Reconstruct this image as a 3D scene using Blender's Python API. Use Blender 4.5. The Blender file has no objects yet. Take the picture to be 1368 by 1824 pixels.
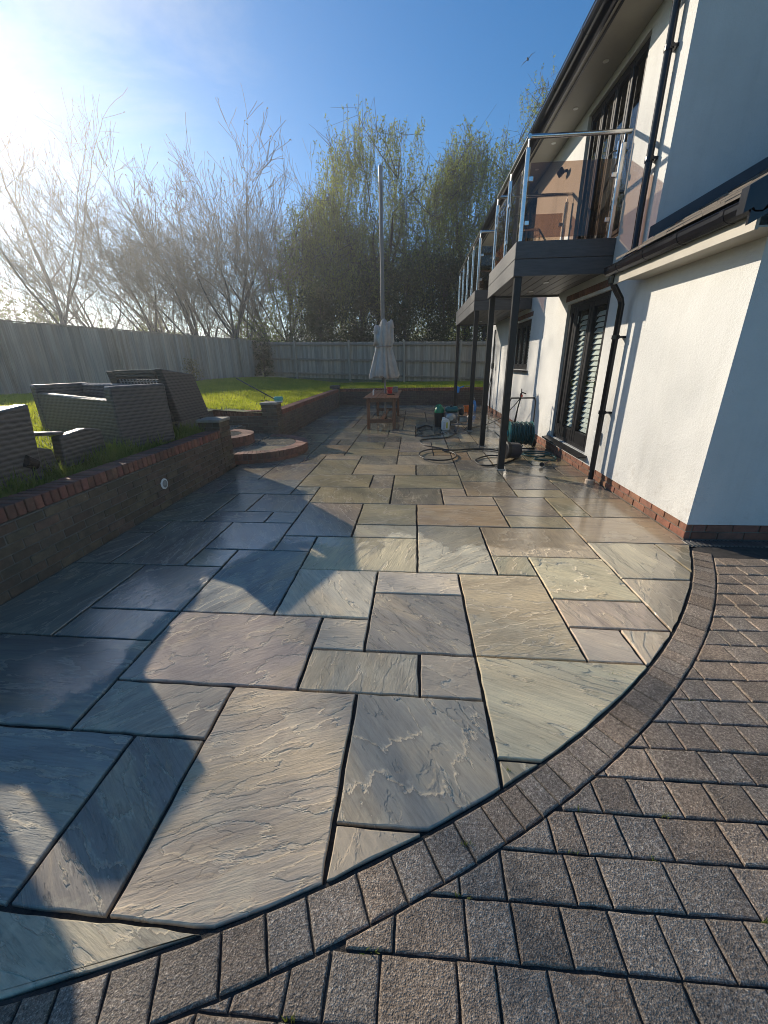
import bpy, math, random
import numpy as np
from mathutils import Vector, Matrix

random.seed(7); np.random.seed(7)
PI = math.pi
scene = bpy.context.scene

# ------------------------------------------------------------------ camera
F_PX, PITCH, YAW, ROLL, CAM_H = 699.2, 20.8903, 4.48216, -0.9765, 1.55
cam_d = bpy.data.cameras.new('camera'); cam = bpy.data.objects.new('camera', cam_d)
scene.collection.objects.link(cam); scene.camera = cam
p_, y_, r_ = map(math.radians, (PITCH, YAW, ROLL))
fwd = Vector((-math.sin(y_)*math.cos(p_), math.cos(y_)*math.cos(p_), -math.sin(p_)))
rgt = Vector((math.cos(y_), math.sin(y_), 0)); upv = rgt.cross(fwd)
R2 = math.cos(r_)*rgt + math.sin(r_)*upv; U2 = -math.sin(r_)*rgt + math.cos(r_)*upv
M = Matrix((R2, U2, -fwd)).transposed().to_4x4(); M.translation = (0, 0, CAM_H)
cam.matrix_world = M
cam_d.sensor_fit = 'HORIZONTAL'; cam_d.sensor_width = 36.0; cam_d.lens = 36.0*F_PX/1368.0
cam_d.clip_start = 0.05; cam_d.clip_end = 2000

# ------------------------------------------------------------------ sky and sun
SUN_EL = math.radians(21.6); SUN_AZ = math.atan2(-1.18, 1.03)      # azimuth from +Y towards +X
sun_dir = Vector((math.sin(SUN_AZ)*math.cos(SUN_EL), math.cos(SUN_AZ)*math.cos(SUN_EL), math.sin(SUN_EL)))
world = bpy.data.worlds.new('World'); scene.world = world; world.use_nodes = True
wt = world.node_tree; wn = wt.nodes; wl = wt.links
bg = wn['Background']; bg.inputs['Strength'].default_value = 0.075
sky = wn.new('ShaderNodeTexSky'); sky.sky_type = 'NISHITA'; sky.sun_disc = False
sky.sun_elevation = SUN_EL; sky.sun_rotation = SUN_AZ
sky.air_density = 1.0; sky.dust_density = 0.12; sky.ozone_density = 3.2; sky.altitude = 50
# thin high cloud drifting across the bright part of the sky
tc = wn.new('ShaderNodeTexCoord')
mp = wn.new('ShaderNodeMapping'); mp.inputs['Scale'].default_value = (2.0, 2.0, 5.0); mp.inputs['Rotation'].default_value = (0.3, 0.5, 0.2)
wl.new(tc.outputs['Generated'], mp.inputs['Vector'])
cn = wn.new('ShaderNodeTexNoise'); cn.inputs['Scale'].default_value = 1.1; cn.inputs['Detail'].default_value = 9
cn.inputs['Roughness'].default_value = 0.58; cn.inputs['Distortion'].default_value = 0.5
wl.new(mp.outputs['Vector'], cn.inputs['Vector'])
cr = wn.new('ShaderNodeValToRGB'); cr.color_ramp.elements[0].position = 0.47; cr.color_ramp.elements[1].position = 0.82
wl.new(cn.outputs['Fac'], cr.inputs['Fac'])
cloud_dir = Vector((-0.62, 0.70, 0.60)).normalized()
dt = wn.new('ShaderNodeVectorMath'); dt.operation = 'DOT_PRODUCT'; dt.inputs[1].default_value = cloud_dir
wl.new(tc.outputs['Generated'], dt.inputs[0])
cm = wn.new('ShaderNodeMapRange'); cm.inputs['From Min'].default_value = 0.90; cm.inputs['From Max'].default_value = 0.995
cm.interpolation_type = 'SMOOTHSTEP'
wl.new(dt.outputs['Value'], cm.inputs['Value'])
cmul = wn.new('ShaderNodeMath'); cmul.operation = 'MULTIPLY'
wl.new(cr.outputs['Color'], cmul.inputs[0]); wl.new(cm.outputs['Result'], cmul.inputs[1])
cmx = wn.new('ShaderNodeMix'); cmx.data_type = 'RGBA'; cmx.blend_type = 'MIX'
wl.new(cmul.outputs[0], cmx.inputs['Factor']); hs = wn.new('ShaderNodeHueSaturation'); hs.inputs['Saturation'].default_value = 1.30; hs.inputs['Value'].default_value = 1.36; wl.new(sky.outputs['Color'], hs.inputs['Color']); wl.new(hs.outputs['Color'], cmx.inputs['A'])
cmx.inputs['B'].default_value = (6.0, 6.5, 7.1, 1)
wl.new(cmx.outputs['Result'], bg.inputs['Color'])

sun_d = bpy.data.lights.new('sun', 'SUN'); sun_d.energy = 5.0; sun_d.angle = math.radians(0.53); sun_d.color = (1.0, 0.88, 0.71)
sun = bpy.data.objects.new('sun', sun_d); scene.collection.objects.link(sun)
sun.rotation_euler = (-sun_dir).to_track_quat('-Z', 'Y').to_euler()
sun.location = sun_dir*60

scene.view_settings.view_transform = 'Standard'; scene.view_settings.look = 'None'
scene.view_settings.exposure = 0.55; scene.view_settings.gamma = 1.0
scene.render.engine = 'CYCLES'
scene.cycles.use_denoising = True; scene.cycles.denoising_prefilter = 'ACCURATE'; scene.cycles.denoising_input_passes = 'RGB_ALBEDO_NORMAL'
scene.cycles.pixel_filter_type = 'BLACKMAN_HARRIS'; scene.cycles.filter_width = 0.95
scene.cycles.max_bounces = 8; scene.cycles.transparent_max_bounces = 16
scene.cycles.caustics_reflective = False; scene.cycles.caustics_refractive = False
scene.cycles.sample_clamp_indirect = 6.0

# ------------------------------------------------------------------ mesh helpers
COL = scene.collection
class MB:
    def __init__(s): s.v = []; s.f = []
    def add(s, vs, fs):
        o = len(s.v); s.v.extend([tuple(p) for p in vs]); s.f.extend([tuple(i+o for i in f) for f in fs]); return s
    def box(s, x0, x1, y0, y1, z0, z1):
        return s.add([(x0,y0,z0),(x1,y0,z0),(x1,y1,z0),(x0,y1,z0),(x0,y0,z1),(x1,y0,z1),(x1,y1,z1),(x0,y1,z1)],
                     [(0,3,2,1),(4,5,6,7),(0,1,5,4),(1,2,6,5),(2,3,7,6),(3,0,4,7)])
    def bbox(s, x0, x1, y0, y1, z0, z1, b=0.006):
        """box with chamfered edges"""
        cx, cy, cz = (x0+x1)/2, (y0+y1)/2, (z0+z1)/2; hx, hy, hz = (x1-x0)/2, (y1-y0)/2, (z1-z0)/2
        b = min(b, hx*.9, hy*.9, hz*.9); vs = []; idx = {}
        for sx in (-1,1):
            for sy in (-1,1):
                for sz in (-1,1):
                    for ax in range(3):
                        p = [sx*(hx-b), sy*(hy-b), sz*(hz-b)]; p[ax] = (sx*hx, sy*hy, sz*hz)[ax]
                        idx[(sx,sy,sz,ax)] = len(vs); vs.append((cx+p[0], cy+p[1], cz+p[2]))
        I = idx; fs = []
        for sx in (-1,1):
            q = [I[(sx,a,c,0)] for a, c in ((-1,-1),(1,-1),(1,1),(-1,1))]; fs.append(q if sx > 0 else q[::-1])
        for sy in (-1,1):
            q = [I[(a,sy,c,1)] for a, c in ((-1,-1),(1,-1),(1,1),(-1,1))]; fs.append(q[::-1] if sy > 0 else q)
        for sz in (-1,1):
            q = [I[(a,c,sz,2)] for a, c in ((-1,-1),(1,-1),(1,1),(-1,1))]; fs.append(q if sz > 0 else q[::-1])
        for sx in (-1,1):
            for sy in (-1,1):
                q = [I[(sx,sy,-1,0)], I[(sx,sy,-1,1)], I[(sx,sy,1,1)], I[(sx,sy,1,0)]]; fs.append(q if sx*sy > 0 else q[::-1])
        for sx in (-1,1):
            for sz in (-1,1):
                q = [I[(sx,-1,sz,2)], I[(sx,-1,sz,0)], I[(sx,1,sz,0)], I[(sx,1,sz,2)]]; fs.append(q[::-1] if sx*sz < 0 else q)
        for sy in (-1,1):
            for sz in (-1,1):
                q = [I[(-1,sy,sz,1)], I[(-1,sy,sz,2)], I[(1,sy,sz,2)], I[(1,sy,sz,1)]]; fs.append(q if sy*sz < 0 else q[::-1])
        for sx in (-1,1):
            for sy in (-1,1):
                for sz in (-1,1):
                    t = [I[(sx,sy,sz,0)], I[(sx,sy,sz,1)], I[(sx,sy,sz,2)]]; fs.append(t if sx*sy*sz > 0 else t[::-1])
        return s.add(vs, fs)
    def tube(s, pts, r, n=8, caps=True):
        pts = [Vector(p) for p in pts]; m = len(pts); rs = r if isinstance(r, (list, tuple)) else [r]*m
        vs = []; prev = None
        for i, p in enumerate(pts):
            d = (pts[min(i+1, m-1)] - pts[max(i-1, 0)]).normalized()
            if prev is None:
                a = Vector((0,0,1)) if abs(d.z) < 0.9 else Vector((1,0,0)); u = d.cross(a).normalized()
            else:
                u = (prev - d*prev.dot(d)).normalized()
            prev = u; w = d.cross(u)
            for k in range(n):
                t = 2*PI*k/n; vs.append(p + (u*math.cos(t) + w*math.sin(t))*rs[i])
        fs = [(i*n+k, i*n+(k+1) % n, (i+1)*n+(k+1) % n, (i+1)*n+k) for i in range(m-1) for k in range(n)]
        if caps: fs += [tuple(range(n))[::-1], tuple(range((m-1)*n, m*n))]
        return s.add(vs, fs)
    def lathe(s, prof, c=(0,0,0), n=20, star=0, amp=0, ph=0.0, sx=1.0, sy=1.0):
        vs = []; m = len(prof)
        for r, z in prof:
            for k in range(n):
                t = 2*PI*k/n; rr = r*(1 + amp*math.cos(star*t+ph+z*0.7)) if star else r
                vs.append((c[0]+rr*math.cos(t)*sx, c[1]+rr*math.sin(t)*sy, c[2]+z))
        fs = [(i*n+k, i*n+(k+1) % n, (i+1)*n+(k+1) % n, (i+1)*n+k) for i in range(m-1) for k in range(n)]
        fs += [tuple(range(n))[::-1], tuple(range((m-1)*n, m*n))]
        return s.add(vs, fs)
    def prism(s, poly, z0, z1):
        n = len(poly); return s.add([(x,y,z0) for x,y in poly]+[(x,y,z1) for x,y in poly],
            [tuple(range(n))[::-1], tuple(range(n,2*n))]+[(i,(i+1)%n,n+(i+1)%n,n+i) for i in range(n)])
    def ext(s, poly, axis, a0, a1):
        """extrude a 2-D polygon along an axis; poly is in the two other axes in xyz order"""
        n = len(poly)
        def P(u, w, a): return {'x': (a,u,w), 'y': (u,a,w), 'z': (u,w,a)}[axis]
        return s.add([P(u,w,a0) for u,w in poly]+[P(u,w,a1) for u,w in poly],
            [tuple(range(n)), tuple(range(n,2*n))[::-1]]+[(i,n+i,n+(i+1)%n,(i+1)%n) for i in range(n)])
    def xf(s, M): s.v = [tuple(M @ Vector(p)) for p in s.v]; return s
    def mesh(s, name='m', smooth=False, fix=True):
        me = bpy.data.meshes.new(name); me.from_pydata(s.v, [], s.f); me.update()
        if fix:
            import bmesh
            bm = bmesh.new(); bm.from_mesh(me); bmesh.ops.recalc_face_normals(bm, faces=bm.faces); bm.to_mesh(me); bm.free()
        if smooth: me.shade_smooth()
        return me
def link(name, data, mat=None, parent=None, loc=None, color=None):
    o = bpy.data.objects.new(name, data); COL.objects.link(o)
    if mat is not None and data is not None and len(data.materials) == 0: data.materials.append(mat)
    if parent is not None: o.parent = parent
    if loc is not None: o.location = loc
    if color is not None: o.color = (*color, 1)
    return o
def obj(name, mb, mat=None, parent=None, smooth=False, loc=None, color=None):
    return link(name, mb.mesh(name, smooth), mat, parent, loc, color)
def smooth_by_angle(o, ang=35):
    me = o.data; me.shade_smooth()
    try: me.set_sharp_from_angle(angle=math.radians(ang))
    except Exception: pass
    return o
def tag(o, label, cat, group=None):
    o['label'] = label; o['category'] = cat
    if group: o['group'] = group
    return o
def thing(name, label, cat, loc=(0,0,0), group=None):
    o = bpy.data.objects.new(name, None); COL.objects.link(o); o.location = loc; o.empty_display_size = 0.2
    return tag(o, label, cat, group)
def struct(o, kind='structure'): o['kind'] = kind; return o
def fast_mesh(name, verts, faces):
    """verts (n,3) array, faces (m,k) array"""
    me = bpy.data.meshes.new(name); verts = np.asarray(verts, np.float32); faces = np.asarray(faces, np.int32)
    k = faces.shape[1]
    me.vertices.add(len(verts)); me.vertices.foreach_set('co', verts.ravel())
    me.loops.add(faces.size); me.loops.foreach_set('vertex_index', faces.ravel())
    me.polygons.add(len(faces)); me.polygons.foreach_set('loop_start', np.arange(0, faces.size, k, dtype=np.int32))
    me.update(calc_edges=True); return me

# ------------------------------------------------------------------ materials
def nmat(name):
    m = bpy.data.materials.new(name); m.use_nodes = True
    return m, m.node_tree.nodes, m.node_tree.links, m.node_tree.nodes['Principled BSDF']
def mathn(N, L, op, a, b=None, clamp=False):
    n = N.new('ShaderNodeMath'); n.operation = op; n.use_clamp = clamp
    for i, v in enumerate((a, b)):
        if v is None: continue
        if isinstance(v, (int, float)): n.inputs[i].default_value = v
        else: L.new(v, n.inputs[i])
    return n.outputs[0]
def noise(N, L, vec, scale, detail=4, rough=0.55, dist=0.0, out='Fac'):
    n = N.new('ShaderNodeTexNoise'); n.inputs['Scale'].default_value = scale; n.inputs['Detail'].default_value = detail
    n.inputs['Roughness'].default_value = rough; n.inputs['Distortion'].default_value = dist
    if vec is not None: L.new(vec, n.inputs['Vector'])
    return n.outputs[out]
def ramp(N, L, fac, stops):
    n = N.new('ShaderNodeValToRGB'); L.new(fac, n.inputs['Fac']); e = n.color_ramp.elements
    while len(e) < len(stops): e.new(0.5)
    for el, (p, c) in zip(e, stops): el.position = p; el.color = (*c, 1) if len(c) == 3 else c
    return n.outputs['Color']
def mixc(N, L, fac, a, b, mode='MIX'):
    n = N.new('ShaderNodeMix'); n.data_type = 'RGBA'; n.blend_type = mode
    for sock, v in (('Factor', fac), ('A', a), ('B', b)):
        if isinstance(v, (int, float)): n.inputs[sock].default_value = v
        elif isinstance(v, tuple): n.inputs[sock].default_value = (*v, 1)
        else: L.new(v, n.inputs[sock])
    return n.outputs['Result']
def maprange(N, L, v, a, b, c=0.0, d=1.0, smooth=True):
    n = N.new('ShaderNodeMapRange'); n.interpolation_type = 'SMOOTHSTEP' if smooth else 'LINEAR'
    L.new(v, n.inputs['Value'])
    for k, x in (('From Min', a), ('From Max', b), ('To Min', c), ('To Max', d)): n.inputs[k].default_value = x
    return n.outputs['Result']
def bump(N, L, height, strength, dist, B, normal=None):
    n = N.new('ShaderNodeBump'); n.inputs['Distance'].default_value = dist
    if isinstance(strength, (int, float)): n.inputs['Strength'].default_value = strength
    else: L.new(strength, n.inputs['Strength'])
    L.new(height, n.inputs['Height'])
    if normal is not None: L.new(normal, n.inputs['Normal'])
    L.new(n.outputs['Normal'], B.inputs['Normal']); return n.outputs['Normal']
def objcoord(N, L, spread=37.0):
    """object coordinates shifted by a random amount for every object"""
    t = N.new('ShaderNodeTexCoord'); oi = N.new('ShaderNodeObjectInfo')
    v = N.new('ShaderNodeVectorMath'); v.operation = 'MULTIPLY_ADD'
    cx = N.new('ShaderNodeCombineXYZ'); L.new(oi.outputs['Random'], cx.inputs[0])
    L.new(mathn(N, L, 'MULTIPLY', oi.outputs['Random'], 7.3), cx.inputs[1]); L.new(mathn(N, L, 'MULTIPLY', oi.outputs['Random'], 3.1), cx.inputs[2])
    L.new(cx.outputs[0], v.inputs[0]); v.inputs[1].default_value = (spread,)*3; L.new(t.outputs['Object'], v.inputs[2])
    return v.outputs[0], oi
def simple(name, col, rough=0.6, metal=0.0, var=0.25, scale=6.0, bumps=0.0, bscale=60.0, spec=0.5, stretch=None, tint=False):
    m, N, L, B = nmat(name)
    v, oi = objcoord(N, L)
    if stretch:
        mpn = N.new('ShaderNodeMapping'); mpn.inputs['Scale'].default_value = stretch; L.new(v, mpn.inputs['Vector']); v = mpn.outputs['Vector']
    nz = noise(N, L, v, scale, 6, 0.6)
    lo = tuple(c*(1-var) for c in col); hi = tuple(min(1, c*(1+var)) for c in col)
    c = ramp(N, L, nz, [(0.3, lo), (0.7, hi)])
    if tint: c = mixc(N, L, 1.0, c, oi.outputs['Color'], 'MULTIPLY')
    L.new(c, B.inputs['Base Color']); B.inputs['Metallic'].default_value = metal
    L.new(maprange(N, L, nz, 0.2, 0.8, max(0.02, rough*0.8), min(1, rough*1.2), False), B.inputs['Roughness'])
    B.inputs['Specular IOR Level'].default_value = spec
    if bumps: bump(N, L, noise(N, L, v, bscale, 4), bumps, 0.01, B)
    return m

def sandstone():
    m, N, L, B = nmat('riven_sandstone')
    v, oi = objcoord(N, L)
    ang = mathn(N, L, 'MULTIPLY', oi.outputs['Random'], 41.0)
    vr = N.new('ShaderNodeVectorRotate'); vr.rotation_type = 'Z_AXIS'; L.new(v, vr.inputs['Vector']); L.new(ang, vr.inputs['Angle'])
    rnd2 = mathn(N, L, 'FRACT', mathn(N, L, 'MULTIPLY', oi.outputs['Random'], 91.7)); rnd3 = mathn(N, L, 'FRACT', mathn(N, L, 'MULTIPLY', oi.outputs['Random'], 173.3))
    mpn = N.new('ShaderNodeMapping'); L.new(vr.outputs['Vector'], mpn.inputs['Vector'])
    scx = N.new('ShaderNodeCombineXYZ'); base_s = maprange(N, L, rnd2, 0, 1, 0.55, 1.35, False)
    L.new(base_s, scx.inputs[0]); L.new(mathn(N, L, 'MULTIPLY', base_s, maprange(N, L, rnd3, 0, 1, 1.4, 4.2, False)), scx.inputs[1]); L.new(base_s, scx.inputs[2]); L.new(scx.outputs[0], mpn.inputs['Scale'])
    g = mpn.outputs['Vector']
    geo = N.new('ShaderNodeNewGeometry'); sp = N.new('ShaderNodeSeparateXYZ'); L.new(geo.outputs['Position'], sp.inputs[0])
    X, Y = sp.outputs[0], sp.outputs[1]
    # riven layers: a slow noise cut into thin terraces with ragged edges
    n1 = noise(N, L, g, 1.05, 8, 0.55, 0.28)
    amp = maprange(N, L, mathn(N, L, 'FRACT', mathn(N, L, 'MULTIPLY', oi.outputs['Random'], 57.3)), 0, 1, 0.45, 1.35, False)
    def terrace(v, step, width):
        q = mathn(N, L, 'DIVIDE', v, step); fr_ = mathn(N, L, 'FRACT', q)
        return mathn(N, L, 'ADD', mathn(N, L, 'FLOOR', q), maprange(N, L, fr_, 1.0-width, 1.0)), fr_
    t1, f1 = terrace(n1, 0.105, 0.10)
    n2 = noise(N, L, g, 2.6, 8, 0.60, 0.35); t2, f2 = terrace(n2, 0.22, 0.12)
    fine = noise(N, L, g, 30, 8, 0.72)
    h = mathn(N, L, 'ADD', mathn(N, L, 'MULTIPLY', t1, 0.0050), mathn(N, L, 'MULTIPLY', t2, 0.0020))
    h = mathn(N, L, 'ADD', h, mathn(N, L, 'MULTIPLY', n1, 0.011))
    h = mathn(N, L, 'MULTIPLY', h, amp)
    h = mathn(N, L, 'ADD', h, mathn(N, L, 'MULTIPLY', fine, 0.0034))
    mstr = N.new('ShaderNodeMapping'); mstr.inputs['Scale'].default_value = (1.0, 5.0, 1.0); L.new(g, mstr.inputs['Vector'])
    stri = noise(N, L, mstr.outputs['Vector'], 7.0, 9, 0.7, 0.2)
    h = mathn(N, L, 'ADD', h, mathn(N, L, 'MULTIPLY', stri, 0.0030))
    # water: the far and left-hand part of the terrace is still wet, the near right has dried
    wn_ = noise(N, L, geo.outputs['Position'], 1.7, 7, 0.62, 0.6)
    far = maprange(N, L, Y, 2.4, 4.0); left = mathn(N, L, 'MULTIPLY', maprange(N, L, X, -1.2, -1.9), maprange(N, L, Y, 0.7, 1.7))
    dx = mathn(N, L, 'SUBTRACT', X, -2.68); dy = mathn(N, L, 'SUBTRACT', Y, 5.964)
    rad = mathn(N, L, 'SQRT', mathn(N, L, 'ADD', mathn(N, L, 'MULTIPLY', dx, dx), mathn(N, L, 'MULTIPLY', dy, dy)))
    rim = mathn(N, L, 'MULTIPLY', maprange(N, L, rad, 5.50, 5.62), maprange(N, L, X, 1.15, 1.6))
    sh = mathn(N, L, 'MULTIPLY', n1, 0.55)
    w = mathn(N, L, 'ADD', mathn(N, L, 'MULTIPLY', wn_, 0.75), mathn(N, L, 'MULTIPLY', far, 0.42))
    w = mathn(N, L, 'ADD', w, mathn(N, L, 'MULTIPLY', left, 0.40)); w = mathn(N, L, 'ADD', w, mathn(N, L, 'MULTIPLY', rim, 0.38))
    w = mathn(N, L, 'SUBTRACT', w, mathn(N, L, 'MULTIPLY', n1, 0.22))
    wet = maprange(N, L, w, 0.43, 0.52)
    # colour
    c1 = ramp(N, L, noise(N, L, g, 1.7, 9, 0.64, 0.4), [(0.28, (0.68,0.66,0.65)), (0.5, (0.97,0.95,0.92)), (0.74, (1.24,1.18,1.06))])
    c2 = mixc(N, L, 1.0, oi.outputs['Color'], c1, 'MULTIPLY')
    band = maprange(N, L, noise(N, L, g, 1.2, 8, 0.6, 0.6), 0.50, 0.66)
    c3 = mixc(N, L, mathn(N, L, 'MULTIPLY', band, 0.35), c2, (0.46, 0.37, 0.25))
    c3 = mixc(N, L, 1.0, c3, ramp(N, L, stri, [(0.30, (0.80,0.79,0.78)), (0.52, (1,1,1)), (0.72, (1.17,1.15,1.10))]), 'MULTIPLY')
    pale = maprange(N, L, noise(N, L, v, 3.2, 8, 0.66, 0.5), 0.57, 0.63)
    c3 = mixc(N, L, mathn(N, L, 'MULTIPLY', pale, 0.22), c3, (0.52, 0.48, 0.38))
    speck = maprange(N, L, noise(N, L, v, 70, 5, 0.7), 0.55, 0.72)
    c4 = mixc(N, L, mathn(N, L, 'MULTIPLY', speck, 0.25), c3, (0.17, 0.155, 0.14))
    edge = mathn(N, L, 'MULTIPLY', maprange(N, L, f1, 0.80, 0.95), 0.38)  # pale line painted into the colour where a ledge would catch the sun
    c4 = mixc(N, L, edge, c4, (0.56, 0.51, 0.43))
    ew = mathn(N, L, 'MULTIPLY', maprange(N, L, f1, 0.12, 0.0), 0.30)  # dark line painted for the cracks and the shaded side of each ledge
    c4 = mixc(N, L, ew, c4, (0.12, 0.105, 0.09))
    c4 = mixc(N, L, 1.0, c4, (1.43, 1.36, 1.20), 'MULTIPLY')
    c5 = mixc(N, L, mathn(N, L, 'MULTIPLY', wet, 0.62), c4, mixc(N, L, 1.0, c4, (0.42, 0.40, 0.37), 'MULTIPLY'))
    L.new(c5, B.inputs['Base Color'])
    rw = maprange(N, L, noise(N, L, geo.outputs['Position'], 5.0, 5, 0.6), 0.3, 0.7, 0.025, 0.15)
    rr = N.new('ShaderNodeMix'); rr.data_type = 'FLOAT'; L.new(wet, rr.inputs['Factor'])
    rr.inputs['A'].default_value = 0.80; L.new(rw, rr.inputs['B']); L.new(rr.outputs['Result'], B.inputs['Roughness'])
    L.new(maprange(N, L, wet, 0, 1, 0.22, 1.0, False), B.inputs['Specular IOR Level'])
    bump(N, L, h, maprange(N, L, wet, 0, 1, 1.0, 0.20, False), 1.0, B)
    return m

def paver_mat():
    m, N, L, B = nmat('textured_concrete')
    v, oi = objcoord(N, L)
    a = noise(N, L, v, 105, 4, 0.75); b = noise(N, L, v, 260, 2, 0.6)
    vor = N.new('ShaderNodeTexVoronoi'); vor.inputs['Scale'].default_value = 210; L.new(v, vor.inputs['Vector'])
    s = mathn(N, L, 'ADD', mathn(N, L, 'MULTIPLY', a, 0.6), mathn(N, L, 'MULTIPLY', b, 0.4))
    c = ramp(N, L, s, [(0.35, (0.068,0.052,0.040)), (0.46, (0.215,0.173,0.135)), (0.55, (0.35,0.29,0.23)), (0.64, (0.70,0.61,0.50))])
    big = ramp(N, L, noise(N, L, v, 7, 6, 0.65), [(0.3, (0.66,0.64,0.62)), (0.7, (1.22,1.17,1.1))]); geo = N.new('ShaderNodeNewGeometry'); c = mixc(N, L, mathn(N, L, 'MULTIPLY', maprange(N, L, noise(N, L, geo.outputs['Position'], 1.6, 6, 0.6), 0.45, 0.7), 0.45), c, mixc(N, L, 1.0, c, (0.55, 0.53, 0.5), 'MULTIPLY'))
    c = mixc(N, L, 1.0, c, big, 'MULTIPLY'); c = mixc(N, L, 1.0, c, oi.outputs['Color'], 'MULTIPLY')
    L.new(c, B.inputs['Base Color']); B.inputs['Roughness'].default_value = 0.6; B.inputs['Specular IOR Level'].default_value = 0.35
    h = mathn(N, L, 'ADD', mathn(N, L, 'MULTIPLY', vor.outputs['Distance'], 0.5), mathn(N, L, 'ADD', a, mathn(N, L, 'MULTIPLY', noise(N, L, v, 14, 4), 1.5)))
    bump(N, L, h, 0.75, 0.006, B)
    return m

def brick_mat(name, dirt=(0.06, 0.055, 0.04), amount=0.4):
    m, N, L, B = nmat(name)
    v, oi = objcoord(N, L)
    c = ramp(N, L, noise(N, L, v, 16, 6, 0.65), [(0.25, (0.62,0.6,0.6)), (0.55, (1,1,1)), (0.8, (1.3,1.2,1.1))])
    c = mixc(N, L, 1.0, c, oi.outputs['Color'], 'MULTIPLY')
    geo = N.new('ShaderNodeNewGeometry')
    d = maprange(N, L, noise(N, L, geo.outputs['Position'], 3.3, 8, 0.7), 0.42, 0.68)
    c = mixc(N, L, mathn(N, L, 'MULTIPLY', d, amount), c, dirt)
    w = maprange(N, L, noise(N, L, geo.outputs['Position'], 22, 6, 0.75), 0.66, 0.72)
    c = mixc(N, L, mathn(N, L, 'MULTIPLY', w, amount*0.7), c, (0.5, 0.48, 0.43))
    L.new(c, B.inputs['Base Color']); B.inputs['Roughness'].default_value = 0.8
    bump(N, L, noise(N, L, v, 70, 6, 0.7), 0.5, 0.008, B)
    return m

def render_mat():
    m, N, L, B = nmat('white_render')
    geo = N.new('ShaderNodeNewGeometry'); P = geo.outputs['Position']
    sp = N.new('ShaderNodeSeparateXYZ'); L.new(P, sp.inputs[0])
    c = ramp(N, L, noise(N, L, P, 1.3, 8, 0.65), [(0.3, (0.54,0.54,0.52)), (0.7, (0.63,0.63,0.61))])
    splash = mathn(N, L, 'MULTIPLY', maprange(N, L, sp.outputs[2], 0.75, 0.12), maprange(N, L, noise(N, L, P, 6, 8, 0.75), 0.50, 0.72))
    c = mixc(N, L, mathn(N, L, 'MULTIPLY', splash, 0.45), c, (0.30, 0.27, 0.22))
    mps = N.new('ShaderNodeMapping'); mps.inputs['Scale'].default_value = (5, 5, 0.28); L.new(P, mps.inputs['Vector'])
    c = mixc(N, L, mathn(N, L, 'MULTIPLY', maprange(N, L, noise(N, L, mps.outputs['Vector'], 1.0, 7, 0.65), 0.48, 0.75), 0.22), c, (0.36, 0.35, 0.32))
    L.new(c, B.inputs['Base Color']); B.inputs['Roughness'].default_value = 0.9
    h = mathn(N, L, 'ADD', noise(N, L, P, 95, 4, 0.6), mathn(N, L, 'MULTIPLY', noise(N, L, P, 34, 4, 0.6), 0.9))
    bump(N, L, h, 0.55, 0.008, B)
    return m

def wood_mat(name, lo, hi, rough=0.7, grain=(1, 1, 0.06), scale=30, bs=0.4):
    m, N, L, B = nmat(name)
    v, oi = objcoord(N, L)
    mpn = N.new('ShaderNodeMapping'); mpn.inputs['Scale'].default_value = grain; L.new(v, mpn.inputs['Vector'])
    a = noise(N, L, mpn.outputs['Vector'], scale, 6, 0.65, 0.5); b = noise(N, L, v, 2.5, 4)
    c = ramp(N, L, mathn(N, L, 'ADD', mathn(N, L, 'MULTIPLY', a, 0.75), mathn(N, L, 'MULTIPLY', b, 0.25)), [(0.32, lo), (0.68, hi)])
    c = mixc(N, L, 1.0, c, oi.outputs['Color'], 'MULTIPLY')
    L.new(c, B.inputs['Base Color']); B.inputs['Roughness'].default_value = rough
    bump(N, L, a, bs, 0.006, B)
    return m

def wicker_mat():
    m, N, L, B = nmat('woven_rattan')
    t = N.new('ShaderNodeTexCoord')
    def wav(direction, scale):
        w = N.new('ShaderNodeTexWave'); w.bands_direction = direction; w.inputs['Scale'].default_value = scale
        w.inputs['Distortion'].default_value = 1.2; w.inputs['Detail'].default_value = 1.5; w.inputs['Detail Scale'].default_value = 2
        L.new(t.outputs['Object'], w.inputs['Vector']); return w.outputs['Fac']
    sp = N.new('ShaderNodeSeparateXYZ'); L.new(t.outputs['Object'], sp.inputs[0])
    vz = wav('Z', 8); dg = N.new('ShaderNodeTexWave'); dg.bands_direction = 'DIAGONAL'; dg.inputs['Scale'].default_value = 6
    L.new(t.outputs['Object'], dg.inputs['Vector'])
    h = mathn(N, L, 'ADD', vz, mathn(N, L, 'MULTIPLY', dg.outputs['Fac'], 0.45))
    c = ramp(N, L, h, [(0.2, (0.048,0.043,0.039)), (0.9, (0.100,0.090,0.081))])
    L.new(c, B.inputs['Base Color']); B.inputs['Roughness'].default_value = 0.42
    bump(N, L, h, 0.35, 0.012, B)
    return m

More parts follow.
